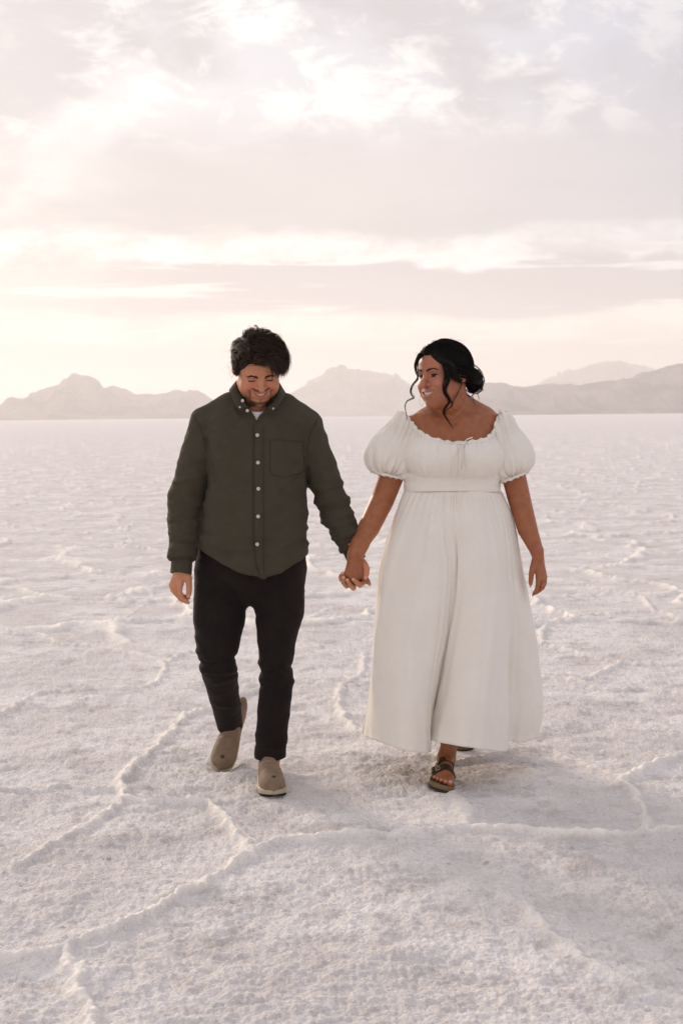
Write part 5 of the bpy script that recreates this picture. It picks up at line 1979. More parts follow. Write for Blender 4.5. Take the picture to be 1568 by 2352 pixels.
def build_skirt(mat, parent):
    nu, nv = 420, 140
    rows = []
    for y in SK_ROWS:
        K = []
        for k, (x, dd) in enumerate(SK[y]):
            yy = y if y < 1712 else SK_HEM[k]
            dep = WY + dd
            w = px((x, yy), dep)
            K.append([w[0], w[1], w[2]])
        rows.append(closed_curve(K, nu))
    rows = np.array(rows)                                   # (levels, nu, 3)
    lev = np.array([0, .123, .295, .50, .705, .876, 1.0])
    v = np.linspace(0, 1, nv)
    S = np.zeros((nu, nv, 3))
    # smooth interpolation between the levels (Hermite, finite differences)
    m = np.gradient(rows, lev, axis=0)
    idx = np.clip(np.searchsorted(lev, v, side='right') - 1, 0, len(lev) - 2)
    for j, (vv, i) in enumerate(zip(v, idx)):
        h = lev[i + 1] - lev[i]; t = (vv - lev[i]) / h
        S[:, j] = (2 * t ** 3 - 3 * t ** 2 + 1) * rows[i] + (t ** 3 - 2 * t ** 2 + t) * h * m[i] + (-2 * t ** 3 + 3 * t ** 2) * rows[i + 1] + (t ** 3 - t ** 2) * h * m[i + 1]
    u = np.linspace(0, 2 * np.pi, nu, endpoint=False)
    U, Vv = np.meshgrid(u, v, indexing='ij')
    du = np.roll(S, -1, 0) - np.roll(S, 1, 0); dv = np.gradient(S, axis=1)
    n = np.cross(du, dv); n /= np.linalg.norm(n, axis=2, keepdims=True) + 1e-9
    c = S.mean((0, 1))
    if np.mean(np.einsum('ijk,ijk->ij', n, S - c)) < 0: n = -n
    cu, su_ = np.cos(U).ravel(), np.sin(U).ravel()
    w = noise3(np.column_stack([cu * 3, su_ * 3, Vv.ravel() * 1.3])).reshape(U.shape)
    # gathers below the waist seam, soft long folds, slack near the hem
    disp = .0028 * np.sin(U * 46 + 5 * w) * np.exp(-Vv / .10) * sstep(Vv, .0, .02)
    disp += .0042 * np.sin(U * 13 + 9 * w + 2 * Vv) * sstep(Vv, .02, .25) * (1 - .35 * Vv)
    P = S.reshape(-1, 3)
    disp += (.0095 * noise3(P * [7, 7, 2.8]) + .0045 * creases(P, 31, (7, 7, 4.5)) + .0012 * noise3(P * [34, 34, 24.0])).reshape(U.shape) * sstep(Vv, .0, .08)
    disp += .012 * noise3(np.column_stack([cu * 7, su_ * 7, 0 * cu])).reshape(U.shape) * sstep(Vv, .8, 1)
    # hem stitching line
    disp -= .0016 * np.exp(-((Vv - .975) / .0035) ** 2)
    S = S + n * disp[..., None]
    ob = shell(S, -.0018, 'skirt', mat, parent, wrap=True)
    bm = bmesh.new(); bm.from_mesh(ob.data)
    bmesh.ops.recalc_face_normals(bm, faces=bm.faces)
    bm.to_mesh(ob.data); bm.free()
    return ob


def ring_band(rows, mat, name, parent, n=260, crease=.0025, thick=-.002, amp=.0):
    """a band round the body: rows of (photo row, left px, right px, front depth, back depth)"""
    S = np.zeros((n, len(rows) * 6 - 5, 3))
    th = np.linspace(0, 2 * np.pi, n, endpoint=False)
    R = []
    for (y, l, r, f, bk) in rows:
        zc = []
        for t in th:
            cx = (l + r) / 2; hw = (r - l) / 2
            ct, st = math.cos(t), math.sin(t)
            ex = lambda q: math.copysign(abs(q) ** .9, q)
            dep = f * max(-st, 0) ** .9 if st < 0 else bk * st ** .9
            dd = -dep if st < 0 else dep
            zc.append(px((cx + hw * ex(ct), y + 3 * (st if st > 0 else st)), WY + dd))
        R.append(zc)
    R = np.array(R)
    lv = np.linspace(0, len(rows) - 1, len(rows) * 6 - 5)
    for j, q in enumerate(lv):
        i = min(int(q), len(rows) - 2); t = q - i
        S[:, j] = R[i] * (1 - t) + R[i + 1] * t
    ctr = S.mean((0, 1))
    out = S - ctr; out[..., 2] = 0; out /= np.linalg.norm(out, axis=2, keepdims=True)
    P = S.reshape(-1, 3)
    dsp = crease * creases(P, 41, (5, 5, 34)) + .001 * noise3(P * [30, 30, 60])
    dsp = dsp + amp * np.sin(np.repeat(th[:, None], S.shape[1], 1) * 60).ravel()
    S = S + out * dsp.reshape(S.shape[:2])[..., None]
    ob = shell(S, thick, name, mat, parent, wrap=True)
    bm = bmesh.new(); bm.from_mesh(ob.data)
    bmesh.ops.recalc_face_normals(bm, faces=bm.faces)
    bm.to_mesh(ob.data); bm.free()
    return ob


def frill(path, out, height, mat, parent, name='ruffle', waves=60, amp=.0035, thick=.0014, seed=1):
    """a gathered edge: a wavy ribbon standing along a path (path and out are (n, 3))"""
    n = len(path)
    s = np.concatenate([[0], np.cumsum(np.linalg.norm(np.diff(path, axis=0), axis=1))])
    s /= s[-1]
    T = np.gradient(path, axis=0); T /= np.linalg.norm(T, axis=1, keepdims=True)
    sd = np.cross(T, out); sd /= np.linalg.norm(sd, axis=1, keepdims=True) + 1e-9
    ph = s * waves * 2 * np.pi + 1.6 * np.sin(s * waves * 1.3 + seed) + noise3(np.column_stack([s * 40, s * 0 + seed, s * 0])) * 2
    S = np.zeros((n, 6, 3))
    for j, t in enumerate(np.linspace(0, 1, 6)):
        hh = height * (1 + .22 * np.sin(ph * .5 + 1)) * t
        S[:, j] = path + out * hh[:, None] + sd * (amp * t * np.sin(ph))[:, None] + T * (amp * .7 * t * np.cos(ph))[:, None]
    return shell(S, thick, name, mat, parent)


def lock_of_hair(heap_V, heap_F, tones, path, n, spread, rad, rg, off, taper=.15):
    path = np.asarray(path, float)
    for k in range(n):
        o = rg.normal(size=3) * spread
        w = np.interp(np.linspace(0, 1, len(path)), [0, .5, 1], [1, 1, .25])[:, None]
        wob = np.column_stack([np.sin(np.linspace(0, 5, len(path)) + rg.uniform(0, 6)) for _ in range(3)]) * spread * .4
        pp = path + o * w + wob
        cut = max(6, int(len(pp) * rg.uniform(.82, 1.0)))
        pp = pp[:cut]
        r = rad * rg.uniform(.7, 1.2) * np.linspace(1, taper, len(pp))
        v, f = tube(pp, r, 3)
        heap_V.append(v); heap_F.append(f + off[0]); off[0] += len(v)
        tones.append(np.full(len(v), rg.uniform(0, 1)))


def woman_hair(man, mat):
    rg = np.random.default_rng(5)
    hd = WOM
    hzp = lambda x, y, Y: at(878 + .18 * x, 752.6 + .18 * y, Y)
    BUN = hzp(1165, 705, 5.49)

    def line(L):
        # where the hair begins, by how far forward and to which side
        return np.interp(L[:, 1], [-.13, -.06, -.02, .01, .03, .05, .07, .1], [-.080, -.062, -.040, -.020, .022, .056, .071, .078]) - (.55 + .35 * (L[:, 0] > 0)) * np.clip(np.abs(L[:, 0]) - .018, 0, .05) * sstep(L[:, 1], .01, .05)

    def cap(P):
        L = hd.loc(P)
        base = L[:, 2] - line(L)
        edge = sstep(base, .0, .03)
        d = hd.skull(L) - .002 - edge * .010 - .003 * sstep(L[:, 2], .06, .12)
        # strands as fine grooves running back to the bun
        return smax(d, -base, .008)
    V, F = nets(cap, hd.c - .20, hd.c + .20, .0032)
    Vs, Fs, tn, off = [V], [F], [np.full(len(V), .1)], [len(V)]
    sk = lambda P: hd.skull(hd.loc(P))
    B = hd.B.astype(float)
    # long hair combed from the parting over the head to the bun
    tgt = hd.loc(BUN[None].astype(F32))[0].astype(float)
    for k in range(900):
        f = rg.uniform(0, 1)
        kind = rg.uniform()
        if kind < .34:        # the near temple and above the ear
            a_y = rg.uniform(-.05, .075)
            L0 = np.array([.045 + rg.uniform(0, .03), a_y, 0])
            P = project(sk, hd.wld([.12, a_y, line(np.array([[0, a_y, 0]]))[0] + rg.uniform(.002, .075)])[None].astype(F32), .013)
        elif kind < .75:        # near side of the parting and the hair line
            L0 = np.array([-.012 + rg.uniform(0, .010) + rg.uniform(0, .085) * (kind < .56), 0, 0])
            y = rg.uniform(-.03, .085)
            L0[1] = y
        else:
            continue
            L0 = np.array([-.012 - rg.uniform(0, .075), rg.uniform(-.05, .08), 0])
        z = .14
        L0[2] = z
        if kind >= .34: P = trace(sk, hd.wld(L0)[None], -hd.U, .2)[0]
        P = project(sk, P.astype(F32), .013)[0].astype(float)
        l = hd.loc(P[None].astype(F32))
        if float(l[0, 2] - line(l)[0]) < .004: continue
        path = [P.copy()]
        side = np.sign(l[0, 0] + .012)
        n_s = 22
        for q in range(n_s):
            lp = hd.loc(P[None].astype(F32))[0].astype(float)
            to = tgt - lp
            fr_ = q / n_s
            d_l = np.array([side * max(0, .9 - 2.2 * fr_) * .8, -.55, -.25 * (1 - fr_)]) * (1 - fr_) + to / np.linalg.norm(to) * (.35 + .9 * fr_)
            d = d_l @ B
            d /= np.linalg.norm(d)
            step = .012
            if np.linalg.norm(to) < .028: break
            P = P + d * step
            qv = P[None].astype(F32)
            s_ = float(sk(qv)[0]); g = grad(sk, qv)[0]; g /= np.linalg.norm(g) + 1e-9
            want = .0150 + .003 * math.sin(k)
            if s_ < want + .006: P = P + g * (want - s_)
            path.append(P.copy())
        if len(path) < 6: continue
        path = np.array(path)
        lock_of_hair(Vs, Fs, tn, path, 3, .0018, .0009, rg, off, .5)
    # bun: loops wound round its middle
    a_ = hd.R * .3 + np.array([0, .9, 0]); a_ /= np.linalg.norm(a_)
    e1 = np.cross(a_, [0, 0, 1.0]); e1 /= np.linalg.norm(e1); e2 = np.cross(a_, e1)
    vb, fb = [], None
    nb_, mb_ = 16, 10
    th_ = np.linspace(0, np.pi, mb_); ph_ = np.linspace(0, 2 * np.pi, nb_, endpoint=False)
    Sb = np.stack([np.outer(np.cos(ph_), np.sin(th_)), np.outer(np.sin(ph_), np.sin(th_)), np.outer(np.ones(nb_), np.cos(th_))], -1).reshape(-1, 3)
    Vs.append(BUN + Sb * np.array([.026, .026, .030])); Fs.append(grid_faces(nb_, mb_, wrap_u=True) + off[0]); off[0] += len(Sb); tn.append(np.zeros(len(Sb)))
    for k in range(64):
        r0 = rg.uniform(.010, .036); ph = rg.uniform(0, 6.28); turn = rg.uniform(2.2, 5.0)
        tilt = rg.normal(size=3) * .35
        ax = a_ + tilt; ax /= np.linalg.norm(ax)
        f1 = np.cross(ax, [0, 0, 1.0]); f1 /= np.linalg.norm(f1); f2 = np.cross(ax, f1)
        t = np.linspace(0, turn, 22)
        rr = r0 * (1 + .12 * np.sin(t * 2 + k))
        path = BUN + (np.cos(t + ph) * rr)[:, None] * f1 + (np.sin(t + ph) * rr * 1.1)[:, None] * f2 - a_ * (.010 * rg.uniform(-1.6, 2.0)) + ax[None] * (.006 * np.sin(t))[:, None]
        lock_of_hair(Vs, Fs, tn, path, 5, .0017, .0013, rg, off, .5)
    hp = [((1170, 545, 5.47), (1220, 535, 5.47), (1265, 560, 5.48), (1295, 630, 5.48), (1285, 690, 5.49), (1255, 720, 5.49)),
          ((1190, 560, 5.45), (1230, 600, 5.45), (1258, 660, 5.46), (1245, 730, 5.47), (1200, 780, 5.48)),
          ((1215, 760, 5.46), (1262, 770, 5.46), (1278, 800, 5.46), (1240, 818, 5.47), (1205, 805, 5.47)),
          ((1190, 800, 5.46), (1215, 850, 5.46), (1230, 900, 5.46), (1232, 945, 5.46)),
          ((1150, 840, 5.46), (1160, 920, 5.45), (1185, 985, 5.44), (1245, 1045, 5.43)),
          ((1080, 850, 5.46), (1120, 880, 5.46), (1160, 850, 5.46), (1195, 800, 5.47))]
    for pts in hp:
        lock_of_hair(Vs, Fs, tn, catmull([hzp(*p) for p in pts], 8), 7, .0011, .0008, rg, off)
    # tendrils that frame the face
    far = [(470, 330, 5.40), (430, 420, 5.375), (414, 490, 5.37), (425, 560, 5.365), (450, 620, 5.36), (430, 670, 5.355), (380, 730, 5.35), (358, 800, 5.35), (372, 855, 5.35), (400, 888, 5.345), (370, 905, 5.345), (310, 940, 5.345), (288, 1000, 5.345), (296, 1060, 5.345), (310, 1130, 5.35), (318, 1185, 5.35)]
    lock_of_hair(Vs, Fs, tn, catmull([hzp(*p) for p in far], 5), 22, .0021, .0009, rg, off)
    far2 = [(520, 300, 5.40), (455, 390, 5.37), (440, 500, 5.36), (452, 600, 5.355), (448, 640, 5.355)]
    lock_of_hair(Vs, Fs, tn, catmull([hzp(*p) for p in far2], 7), 26, .0030, .0012, rg, off)
    near = [(745, 380, 5.335), (790, 500, 5.315), (820, 600, 5.308), (835, 680, 5.305), (805, 760, 5.305), (800, 820, 5.305), (835, 890, 5.305), (850, 950, 5.305), (805, 1015, 5.31), (780, 1070, 5.315), (800, 1130, 5.325), (845, 1200, 5.335), (885, 1260, 5.35), (905, 1290, 5.355)]
    lock_of_hair(Vs, Fs, tn, catmull([hzp(*p) for p in near], 6), 34, .0030, .0011, rg, off)
    near2 = [(800, 560, 5.312), (790, 660, 5.306), (775, 760, 5.306), (800, 850, 5.306), (850, 910, 5.305), (885, 950, 5.306), (880, 1000, 5.31), (830, 1040, 5.315), (800, 1080, 5.318), (830, 1110, 5.325)]
    lock_of_hair(Vs, Fs, tn, catmull([hzp(*p) for p in near2], 6), 18, .0022, .0009, rg, off)
    near3 = [(1010, 640, 5.36), (1000, 740, 5.355), (960, 830, 5.35), (915, 920, 5.34), (880, 990, 5.335), (900, 1040, 5.335), (960, 1060, 5.34), (1030, 1095, 5.35)]
    lock_of_hair(Vs, Fs, tn, catmull([hzp(*p) for p in near3], 6), 7, .0012, .0006, rg, off)
    # the sheet of hair that hides the temple and the top of the ear
    for k in range(70):
        t = k / 69
        p0 = hzp(700 + 160 * t, 330 + 60 * t, 5.335 + .03 * t); p1 = hzp(775 + 110 * t, 480 + 40 * t, 5.310 + .02 * t)
        p2 = hzp(870 + 110 * t, 620 + 10 * t, 5.315 + .025 * t); p3 = hzp(1000 + 50 * t, 690 + 10 * t, 5.37 + .01 * t); p4 = hzp(1110, 705, 5.46)
        pth = catmull([p1, p2, p3, p4], 8)
        pth = project(sk, pth.astype(F32), .012).astype(float)[:-3].tolist() + [p4.tolist()]
        lock_of_hair(Vs, Fs, tn, np.array(pth), 3, .0022, .0013, rg, off, .5)
    # stray fine hairs
    for k in range(60):
        L0 = np.array([rg.uniform(-.08, .08), rg.uniform(-.1, .06), .15])
        P = trace(sk, hd.wld(L0)[None], -hd.U, .2)[0]
        P = project(sk, P.astype(F32), .020)[0].astype(float)
        d = np.array([rg.normal(), rg.normal(), .5]) * .6; pp = [P]
        for q in range(6):
            pp.append(pp[-1] + d / np.linalg.norm(d) * .008); d = d + rg.normal(size=3) * .2 + np.array([.15, 0, -.25])
        v_, f_ = tube(np.array(pp), np.linspace(.0003, .0001, 7), 3)
        Vs.append(v_); Fs.append(f_ + off[0]); off[0] += len(v_); tn.append(np.full(len(v_), .8))
    h = link('hair', np.vstack(Vs), np.vstack(Fs), mat, man)
    attr(h, 'tone', np.concatenate(tn))


def build_sandal(fr, mir, parent, m_cork, m_out, m_strap, m_buckle):
    loc = lambda P: to_foot(P, fr) * np.array([mir, 1, 1], F32)
    wl = lambda L: from_foot(np.asarray(L) * np.array([mir, 1, 1]), fr)
    fs = [-.012, -.006, .01, .05, .10, .15, .185, .215, .235, .248, .254]
    wi = [.006, .020, .031, .034, .036, .043, .048, .047, .040, .026, .008]
    ci = [0, 0, 0, 0, -.001, -.003, -.002, .000, .003, .007, .009]
    xs = np.linspace(-.012, .254, 100)
    k = np.hanning(9)[1:-1]; k /= k.sum()
    W_ = np.convolve(np.pad(np.interp(xs, fs, wi), 3, mode='edge'), k, 'valid'); C_ = np.convolve(np.pad(np.interp(xs, fs, ci), 3, mode='edge'), k, 'valid')

    def slab(lo, hi, grow):
        def f(P):
            L = loc(P)
            w = np.interp(L[:, 1], xs, W_) + grow; c = np.interp(L[:, 1], xs, C_)
            d = np.maximum((np.abs(L[:, 0] - c) - w) * .75, np.maximum(-.012 - grow - L[:, 1], L[:, 1] - .254 - grow))
            rim = .003 * sstep(np.abs(L[:, 0] - c) / np.maximum(w, .004), .75, .98) * (hi > -.001) + .002 * sstep(L[:, 1], .225, .25) * (hi > -.001)
            return smax(d, np.maximum(lo - L[:, 2], L[:, 2] - hi - rim), .003)
        return f
    c8 = np.array([wl(q) for q in ((-.07, -.03, -.04), (.07, .28, .06), (.07, -.03, .06), (-.07, .28, -.04), (.07, .28, -.04), (-.07, -.03, .06))])
    root = None
    V, F = nets(slab(-.014, .0005, 0), c8.min(0), c8.max(0), .0028, lip=1.6)
    root = link('sandal', V, F, m_cork, parent)
    V, F = nets(slab(-.025, -.0145, .001), c8.min(0), c8.max(0), .0028, lip=1.6)
    link('outsole', V, F, m_out, root)
    if mir < 0:
        return root
    ft = lambda L: np.minimum(bare_foot(L.astype(F32), 1.0), 9)
    for y0, wdt, up in ((.163, .0150, .0), (.108, .0160, .0)):
        nth, ny = 44, 10
        S = np.zeros((nth, ny, 3))
        aa, tt_ = np.meshgrid(np.linspace(math.radians(-12), math.radians(192), nth), np.linspace(-1, 1, ny), indexing='ij')
        aa = aa.ravel(); tt_ = tt_.ravel()
        y = y0 + tt_ * wdt * (1 + .25 * np.abs(np.cos(aa))) - .010 * np.cos(aa)
        o = np.column_stack([np.full(len(aa), -.002), y, np.full(len(aa), .008)])
        dr = np.column_stack([np.cos(aa), 0 * aa, np.sin(aa)])
        tt = np.full(len(aa), .09)
        for _ in range(18):
            tt = np.clip(tt - (ft(o + dr * tt[:, None]) - .0022) * .8, .015, .062)
        S = (o + dr * tt[:, None]).reshape(nth, ny, 3)
        Sw = wl(S.reshape(-1, 3)).reshape(S.shape)
        st = shell(Sw, -.0026, 'strap', m_strap, root)
        bm = bmesh.new(); bm.from_mesh(st.data); bmesh.ops.recalc_face_normals(bm, faces=bm.faces); bm.to_mesh(st.data); bm.free()
        # flap end and buckle, on the outer half of the strap
        ai = int(nth * .66)
        c = Sw[ai, ny // 2]; ta = Sw[ai - 3, ny // 2] - Sw[ai + 3, ny // 2]; ta /= np.linalg.norm(ta)
        tb = Sw[ai, -1] - Sw[ai, 0]; tb /= np.linalg.norm(tb); nn = np.cross(ta, tb)
        if nn @ (c - wl([(0, y0, .0)])[0]) < 0: nn = -nn
        hp = Heap()
        cc = c + nn * .0050
        sq = [(-.0085, -.0135), (.0085, -.0135), (.0085, .0135), (-.0085, .0135), (-.0085, -.0135), (.0085, -.0135)]
        pts = []
        for (p, q), (p2, q2) in zip(sq[:-1], sq[1:]):
            for s_ in (.06, .3, .5, .7, .94): pts.append(cc + ta * (p + (p2 - p) * s_) + tb * (q + (q2 - q) * s_))
        hp.tube(np.array(pts[:21]), .0014, 6)
        hp.tube(np.array([cc + ta * -.0085, cc + ta * 0 + nn * .0012, cc + ta * .0095]), .0010, 6)
        hp.build('buckle', m_buckle, root)
        # strap end passing under the buckle
        S2 = np.zeros((14, 6, 3))
        for i in range(14):
            ii = min(int(nth * .52) + i, nth - 4)
            for j in range(6):
                jj = 1 + int(j * (ny - 3) / 5)
                rad = Sw[ii, jj] - wl([(0, y0, .0)])[0]
                edge = .8 if i > 10 else 1.0
                rr = rad / np.linalg.norm(rad)
                S2[i, j] = Sw[ii, jj] + rr * (.0028 + .003 * max(i - 10, 0) / 3)
        s2 = shell(S2, .0020, 'strap_end', m_strap, root)
        bm = bmesh.new(); bm.from_mesh(s2.data); bmesh.ops.recalc_face_normals(bm, faces=bm.faces); bm.to_mesh(s2.data); bm.free()
    return root


def build_woman():
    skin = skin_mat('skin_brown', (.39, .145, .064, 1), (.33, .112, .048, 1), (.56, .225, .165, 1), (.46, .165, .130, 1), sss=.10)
    dress = cloth_mat('cream_linen', (.91, .85, .765, 1), (.93, .875, .795, 1), weave=1100, wrinkle=.22, trans=.10, sheen=.1)
    hairm = hair_mat('black_hair', (.006, .0045, .0042, 1), (.011, .008, .0075, 1), .5)
    WOM.gaze = (-.95, -.30, -.05)
    g = np.array([-.9, -.45, -.02]); WOM.gaze = tuple(WOM.B.astype(float) @ g)
    WOM.lash = .0055; WOM.lash_w = .0008; WOM.lash_up = .55
    WOM.brow_x = [.011, .032, .054]; WOM.brow_z = [.0155, .0215, .0245, .017]; WOM.brow_t = .0016
    lo = np.array([px((790, 900), 5.4)[0], 5.15, -.01]); hi = np.array([px((1260, 900), 5.4)[0], 6.25, 1.75])
    lo[0] = hz2(400, 0)[0] - .06; hi[0] = hz4(1150, 0)[0] + .03
    zc = px((1040, 1112), 5.4)[2]
    zft = .215
    upper = (np.array([lo[0], lo[1] + .05, hz2(0, 1420)[2]]), np.array([hi[0], 5.75, 1.72]))
    # visible skin above the waist at fine resolution; the arms and hands reach lower than the waist cut, so they get boxes of their own
    up_box = (np.array([lo[0], lo[1], zc]), np.array([hi[0], 6.0, 1.75]))
    hl = (np.array([lo[0], 5.15, hz2(0, 1500)[2]]), np.array([px((940, 1112), 5.45)[0], 5.75, zc]))
    hr = (np.array([px((1135, 1112), 5.45)[0], 5.15, hz4(0, 2200)[2]]), np.array([hi[0], 5.75, zc]))
    ft = (np.array([from_foot((0, .1, 0), FR_WR)[0] - .10, 5.1, -.02]), np.array([from_foot((0, .1, 0), FR_WR)[0] + .062, 5.70, zft]))
    fine = .0033
    parts = [nets(woman_body_f, up_box[0], up_box[1], fine), nets(woman_body_f, ft[0], ft[1], .0026)]
    # arms below the waist line share the grid of the upper box so that they join on exactly
    for bx in (hl, hr):
        n_dn = np.floor((bx[1][2] - bx[0][2]) / fine)
        zl = zc - n_dn * fine
        kx = np.floor((bx[0][0] - up_box[0][0]) / fine)
        parts.append(nets(woman_body_f, (up_box[0][0] + kx * fine, up_box[0][1], zl), (bx[1][0], bx[1][1], zc), fine))
    V, F = nets(woman_body_f, lo, hi, .010)
    ins = np.zeros(len(V), bool)
    for bl, bh in (up_box, ft, hl, hr):
        ins |= np.all((V > np.array(bl)) & (V < np.array(bh)), axis=1)
    F = F[~ins[F].any(1)]
    used = np.zeros(len(V), bool); used[F.ravel()] = True
    parts.append((V[used], (np.cumsum(used) - 1)[F]))
    V, F = join_parts(parts)
    loops = boundary_loops(F)
    cen = [V[l].mean(0) for l in loops]
    tris, done = [], set()
    for i in range(len(loops)):
        if i in done: continue
        best = None
        for j in range(len(loops)):
            if j == i or j in done: continue
            dd = np.linalg.norm(cen[i] - cen[j])
            if dd < .035 and (best is None or dd < best[0]): best = (dd, j)
        if best:
            done |= {i, best[1]}; tris += zip_loops(V, loops[i], loops[best[1]])
    person = link('person', V, F.tolist() + [list(map(int, t)) for t in tris], skin)
    bm = bmesh.new(); bm.from_mesh(person.data)
    bmesh.ops.recalc_face_normals(bm, faces=bm.faces)
    bm.to_mesh(person.data); bm.free()
    nails = [(hz4(606, 2020, -.008), .006), (hz4(540, 1710, -.014), .006), (hz2(1120, 1235, -.004), .006)]
    for x, y, r in ((.0275, .232, .0085), (.0085, .230, .006), (-.0075, .221, .0055), (-.0215, .210, .005), (-.034, .197, .005)):
        nails.append((from_foot((x, y, .018), FR_WR), r))
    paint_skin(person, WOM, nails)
    tag(person, 'woman in a long cream puff-sleeved dress and brown sandals, turning her head and smiling', 'person')
    white = bpy.data.materials['eye_white'] if 'eye_white' in bpy.data.materials else plain_mat('eye_white', (.75, .70, .66), .3, namp=.05)
    iris = bpy.data.materials.get('dark_iris') or plain_mat('dark_iris', (.02, .012, .008), .2)
    lash = bpy.data.materials.get('lash') or plain_mat('lash', (.010, .007, .006), .6)
    teeth = bpy.data.materials.get('teeth') or plain_mat('teeth', (.78, .71, .62), .25, namp=.05, spec=.6)
    face_bits(WOM, person, woman_head_f, lash, lash, white, iris, teeth, .01)
    woman_hair(person, hairm)
    # jewellery
    gold = plain_mat('gold', (.75, .50, .20), .25, metal=1.0, namp=.1)
    for a, b, r in ((hz4(897, 1600, .007), hz4(905, 1690, .006), .0096), (hz4(975, 1560, .020), hz4(985, 1640, .020), .0091)):
        ax = (b - a) / np.linalg.norm(b - a)
        e1 = np.cross(ax, [0, 1, 0]); e1 /= np.linalg.norm(e1); e2 = np.cross(ax, e1)
        t = np.linspace(0, 2 * np.pi, 25)
        hp = Heap(); hp.tube(b + (np.cos(t) * r)[:, None] * e1 + (np.sin(t) * r)[:, None] * e2, .0012, 6)
        hp.build('ring', gold, person)
    hz = lambda x, y, Y: at(878 + .18 * x, 752.6 + .18 * y, Y)
    t = np.linspace(0, 2 * np.pi, 33)
    hp = Heap(); hp.tube(hz(500, 925, 5.42) + np.column_stack([np.cos(t) * .008, np.cos(t) * .012, np.sin(t) * .021]), .0006, 5)
    hp.build('earring', gold, person)
    nk = np.array([hz(x, y, 5.0) for x, y in catmull([(632, 1030), (650, 1085), (700, 1130), (770, 1160), (850, 1175), (920, 1165), (990, 1110), (1050, 1050)], 6)])
    P, _ = trace(woman_body_f, nk, eye_dir(nk), .9, 60, .0008)
    hp = Heap(); hp.tube(P.astype(float), .0005, 5); hp.build('necklace', plain_mat('dark_chain', (.10, .06, .035), .4, metal=.6), person)

    # dress ---------------------------------------------------------
    skirt = build_skirt(dress, person)
    blo = np.array([px((900, 1120), 5.5)[0], 5.24, Z_UNDER - .012]); bhi = np.array([px((1180, 940), 5.5)[0], 5.68, px((1040, 935), 5.45)[2]])
    V, F = nets(bodice_f, blo, bhi, .0030, lip=1.5)
    V = displaced(bodice_f, bodice_gather, V)
    bod = link('bodice', V, F, dress, person)
    for k in ('l', 'r'):
        c = SLV[k][0]
        V, F = nets(lambda P: sleeve_f(P, k), c - [.15, .14, .16], c + [.15, .14, .16], .0036, lip=1.5)
        V = displaced(lambda P: sleeve_f(P, k), lambda P: sleeve_gather(P, k), V)
        sl = link('sleeve', V, F, dress, person)
        # gathered cuff round the arm
        A0, A1 = SLV[k][4]
        mid = (A0 + A1) / 2 + [0, .02, .002]; hx = (A1 - A0) / 2; n = 220
        t = np.linspace(0, 2 * np.pi, n)
        path = mid + np.cos(t)[:, None] * hx * .95 + np.sin(t)[:, None] * np.array([0, .070, .0])
        dn = np.cross(hx, [0, 1, 0]); dn /= np.linalg.norm(dn)
        if dn[2] > 0: dn = -dn
        rad = path - mid; rad /= np.linalg.norm(rad, axis=1, keepdims=True)
        out = dn * .9 + rad * .45; out /= np.linalg.norm(out, axis=1, keepdims=True)
        frill(path, out, .011, dress, sl, 'ruffle', 34, .0040, .0014, 3)
    # frill along the neckline
    xs = np.linspace(926, 1152, 700)
    nlp = catmull(_nl[1:-1], 12)
    s = np.concatenate([[0], np.cumsum(np.hypot(*np.diff(nlp, axis=0).T))]); q = np.linspace(0, s[-1], 640)
    pxs = np.column_stack([np.interp(q, s, nlp[:, 0]), np.interp(q, s, nlp[:, 1])])
    O = np.array([px((x, y + 1.5), 5.0) for x, y in pxs])
    P, _ = trace(lambda Q: woman_trunk_f(Q), O, eye_dir(O), .9, 80, .0105)
    P = P.astype(float)
    for _ in range(3): P[1:-1] = (P[:-2] + 2 * P[1:-1] + P[2:]) / 4
    g = grad(woman_trunk_f, P.astype(F32)).astype(float); g /= np.linalg.norm(g, axis=1, keepdims=True)
    T = np.gradient(P, axis=0); T /= np.linalg.norm(T, axis=1, keepdims=True)
    upv = np.cross(g, T); upv /= np.linalg.norm(upv, axis=1, keepdims=True)
    if upv[320][2] < 0: upv = -upv
    frill(P, upv * .85 + g * .5, .0135, dress, bod, 'ruffle', 46, .0040, .0014, 5)
    hp = Heap(); hp.tube(P + g * .0015 - upv * .002, .0022, 6); hp.build('drawstring_casing', dress, bod)
    # waistband: two ties with soft folds between
    ring_band([(1083, 930, 1149, .124, .13), (1096, 930, 1147, .127, .13), (1106, 931, 1145, .128, .13), (1118, 931, 1145, .130, .135), (1130, 930, 1146, .132, .14)], dress, 'waistband', person, crease=.0055)
    ring_band([(1088.5, 929, 1149, .128, .135), (1092, 928.5, 1149, .134, .138), (1096, 929, 1148, .132, .138)], dress, 'tie', person, crease=.0010, thick=-.003)
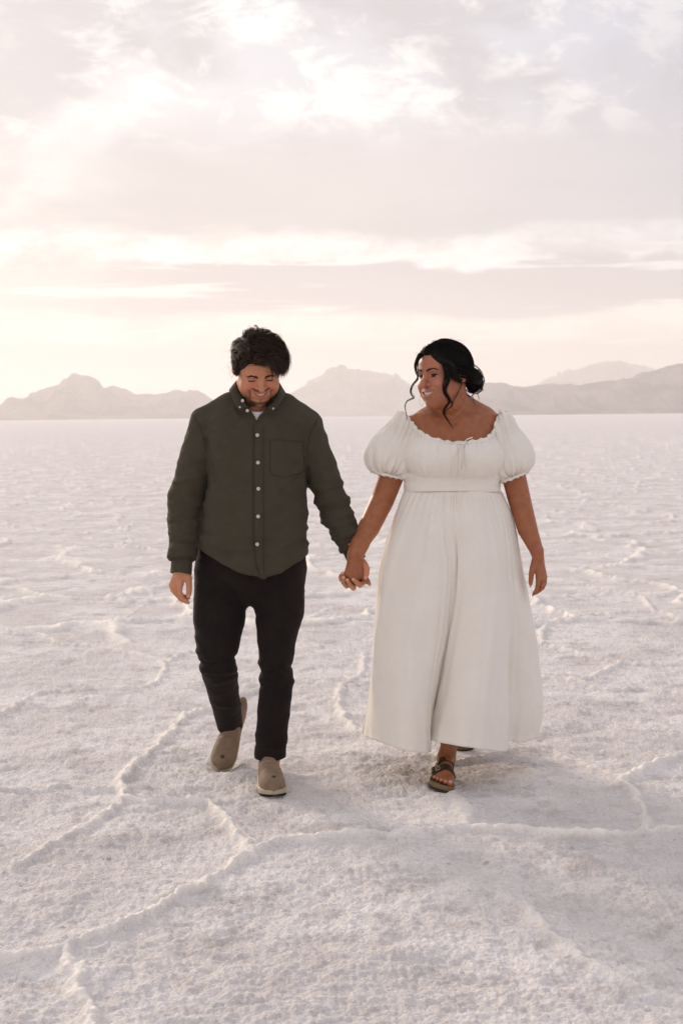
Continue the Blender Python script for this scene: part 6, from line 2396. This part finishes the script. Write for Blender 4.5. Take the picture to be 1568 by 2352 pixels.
    ring_band([(1124, 929, 1146, .130, .14), (1127.5, 928.5, 1147, .135, .143), (1131, 929, 1147, .133, .142)], dress, 'tie', person, crease=.0010, thick=-.003)
    # bow of the drawstring and the hanging ends
    hzb = lambda x, y, o=0.0: (lambda p: p)(px((784 + .32 * x, 909.4 + .32 * y), 5.0))
    def on_bodice(pts, off, n=8):
        c = catmull(pts, n)
        O = np.array([hzb(x, y) for x, y in c])
        P, ok = trace(lambda Q: np.minimum(bodice_f(Q), woman_trunk_f(Q) - .004), O, eye_dir(O), .9, 80, off)
        P = P.astype(float)
        return P
    hp = Heap()
    for pts, off, r in (([(868, 352), (880, 335), (905, 310), (940, 298)], .012, .0032), ([(860, 350), (822, 400), (800, 480), (790, 555)], .006, .0026),
                        ([(862, 352), (852, 400), (854, 450), (848, 500), (850, 528), (862, 534), (875, 520), (868, 480), (862, 430), (864, 380), (866, 352)], .008, .0028),
                        ([(866, 352), (880, 400), (895, 440), (900, 500)], .006, .0020)):
        p = on_bodice(pts, off)
        hp.tube(p, r, 7, .7)
    hp.tube(on_bodice([(854, 348), (862, 340), (872, 346), (870, 358), (858, 358)], .009, 4), .0038, 7)
    hp.build('bow', dress, bod)
    p = [px((784 + .32 * x, 909.4 + .32 * y), Y) for x, y, Y in ((851, 548, 5.315), (850, 600, 5.330), (848, 640, 5.332), (843, 690, 5.322), (834, 740, 5.316), (832, 780, 5.312))]
    hp = Heap(); hp.tube(catmull(p, 6), .0024, 7, .7); hp.build('tie_end', dress, person)

    # sandals -------------------------------------------------------
    cork = plain_mat('cork', (.20, .125, .060), .8, nscale=220, namp=.4, bump=.2)
    outm = bpy.data.materials.get('dark_rubber') or plain_mat('dark_rubber', (.03, .026, .024), .8)
    strapm = plain_mat('brown_leather', (.052, .030, .017), .6, nscale=90, namp=.25, bump=.25)
    brass = plain_mat('brass', (.72, .52, .34), .25, metal=1.0, namp=.1)
    build_sandal(FR_WR, 1.0, person, cork, outm, strapm, brass)
    build_sandal(FR_WL, -1.0, person, cork, outm, strapm, brass)
    return person

# ================================================================== build
build_man()
build_woman()
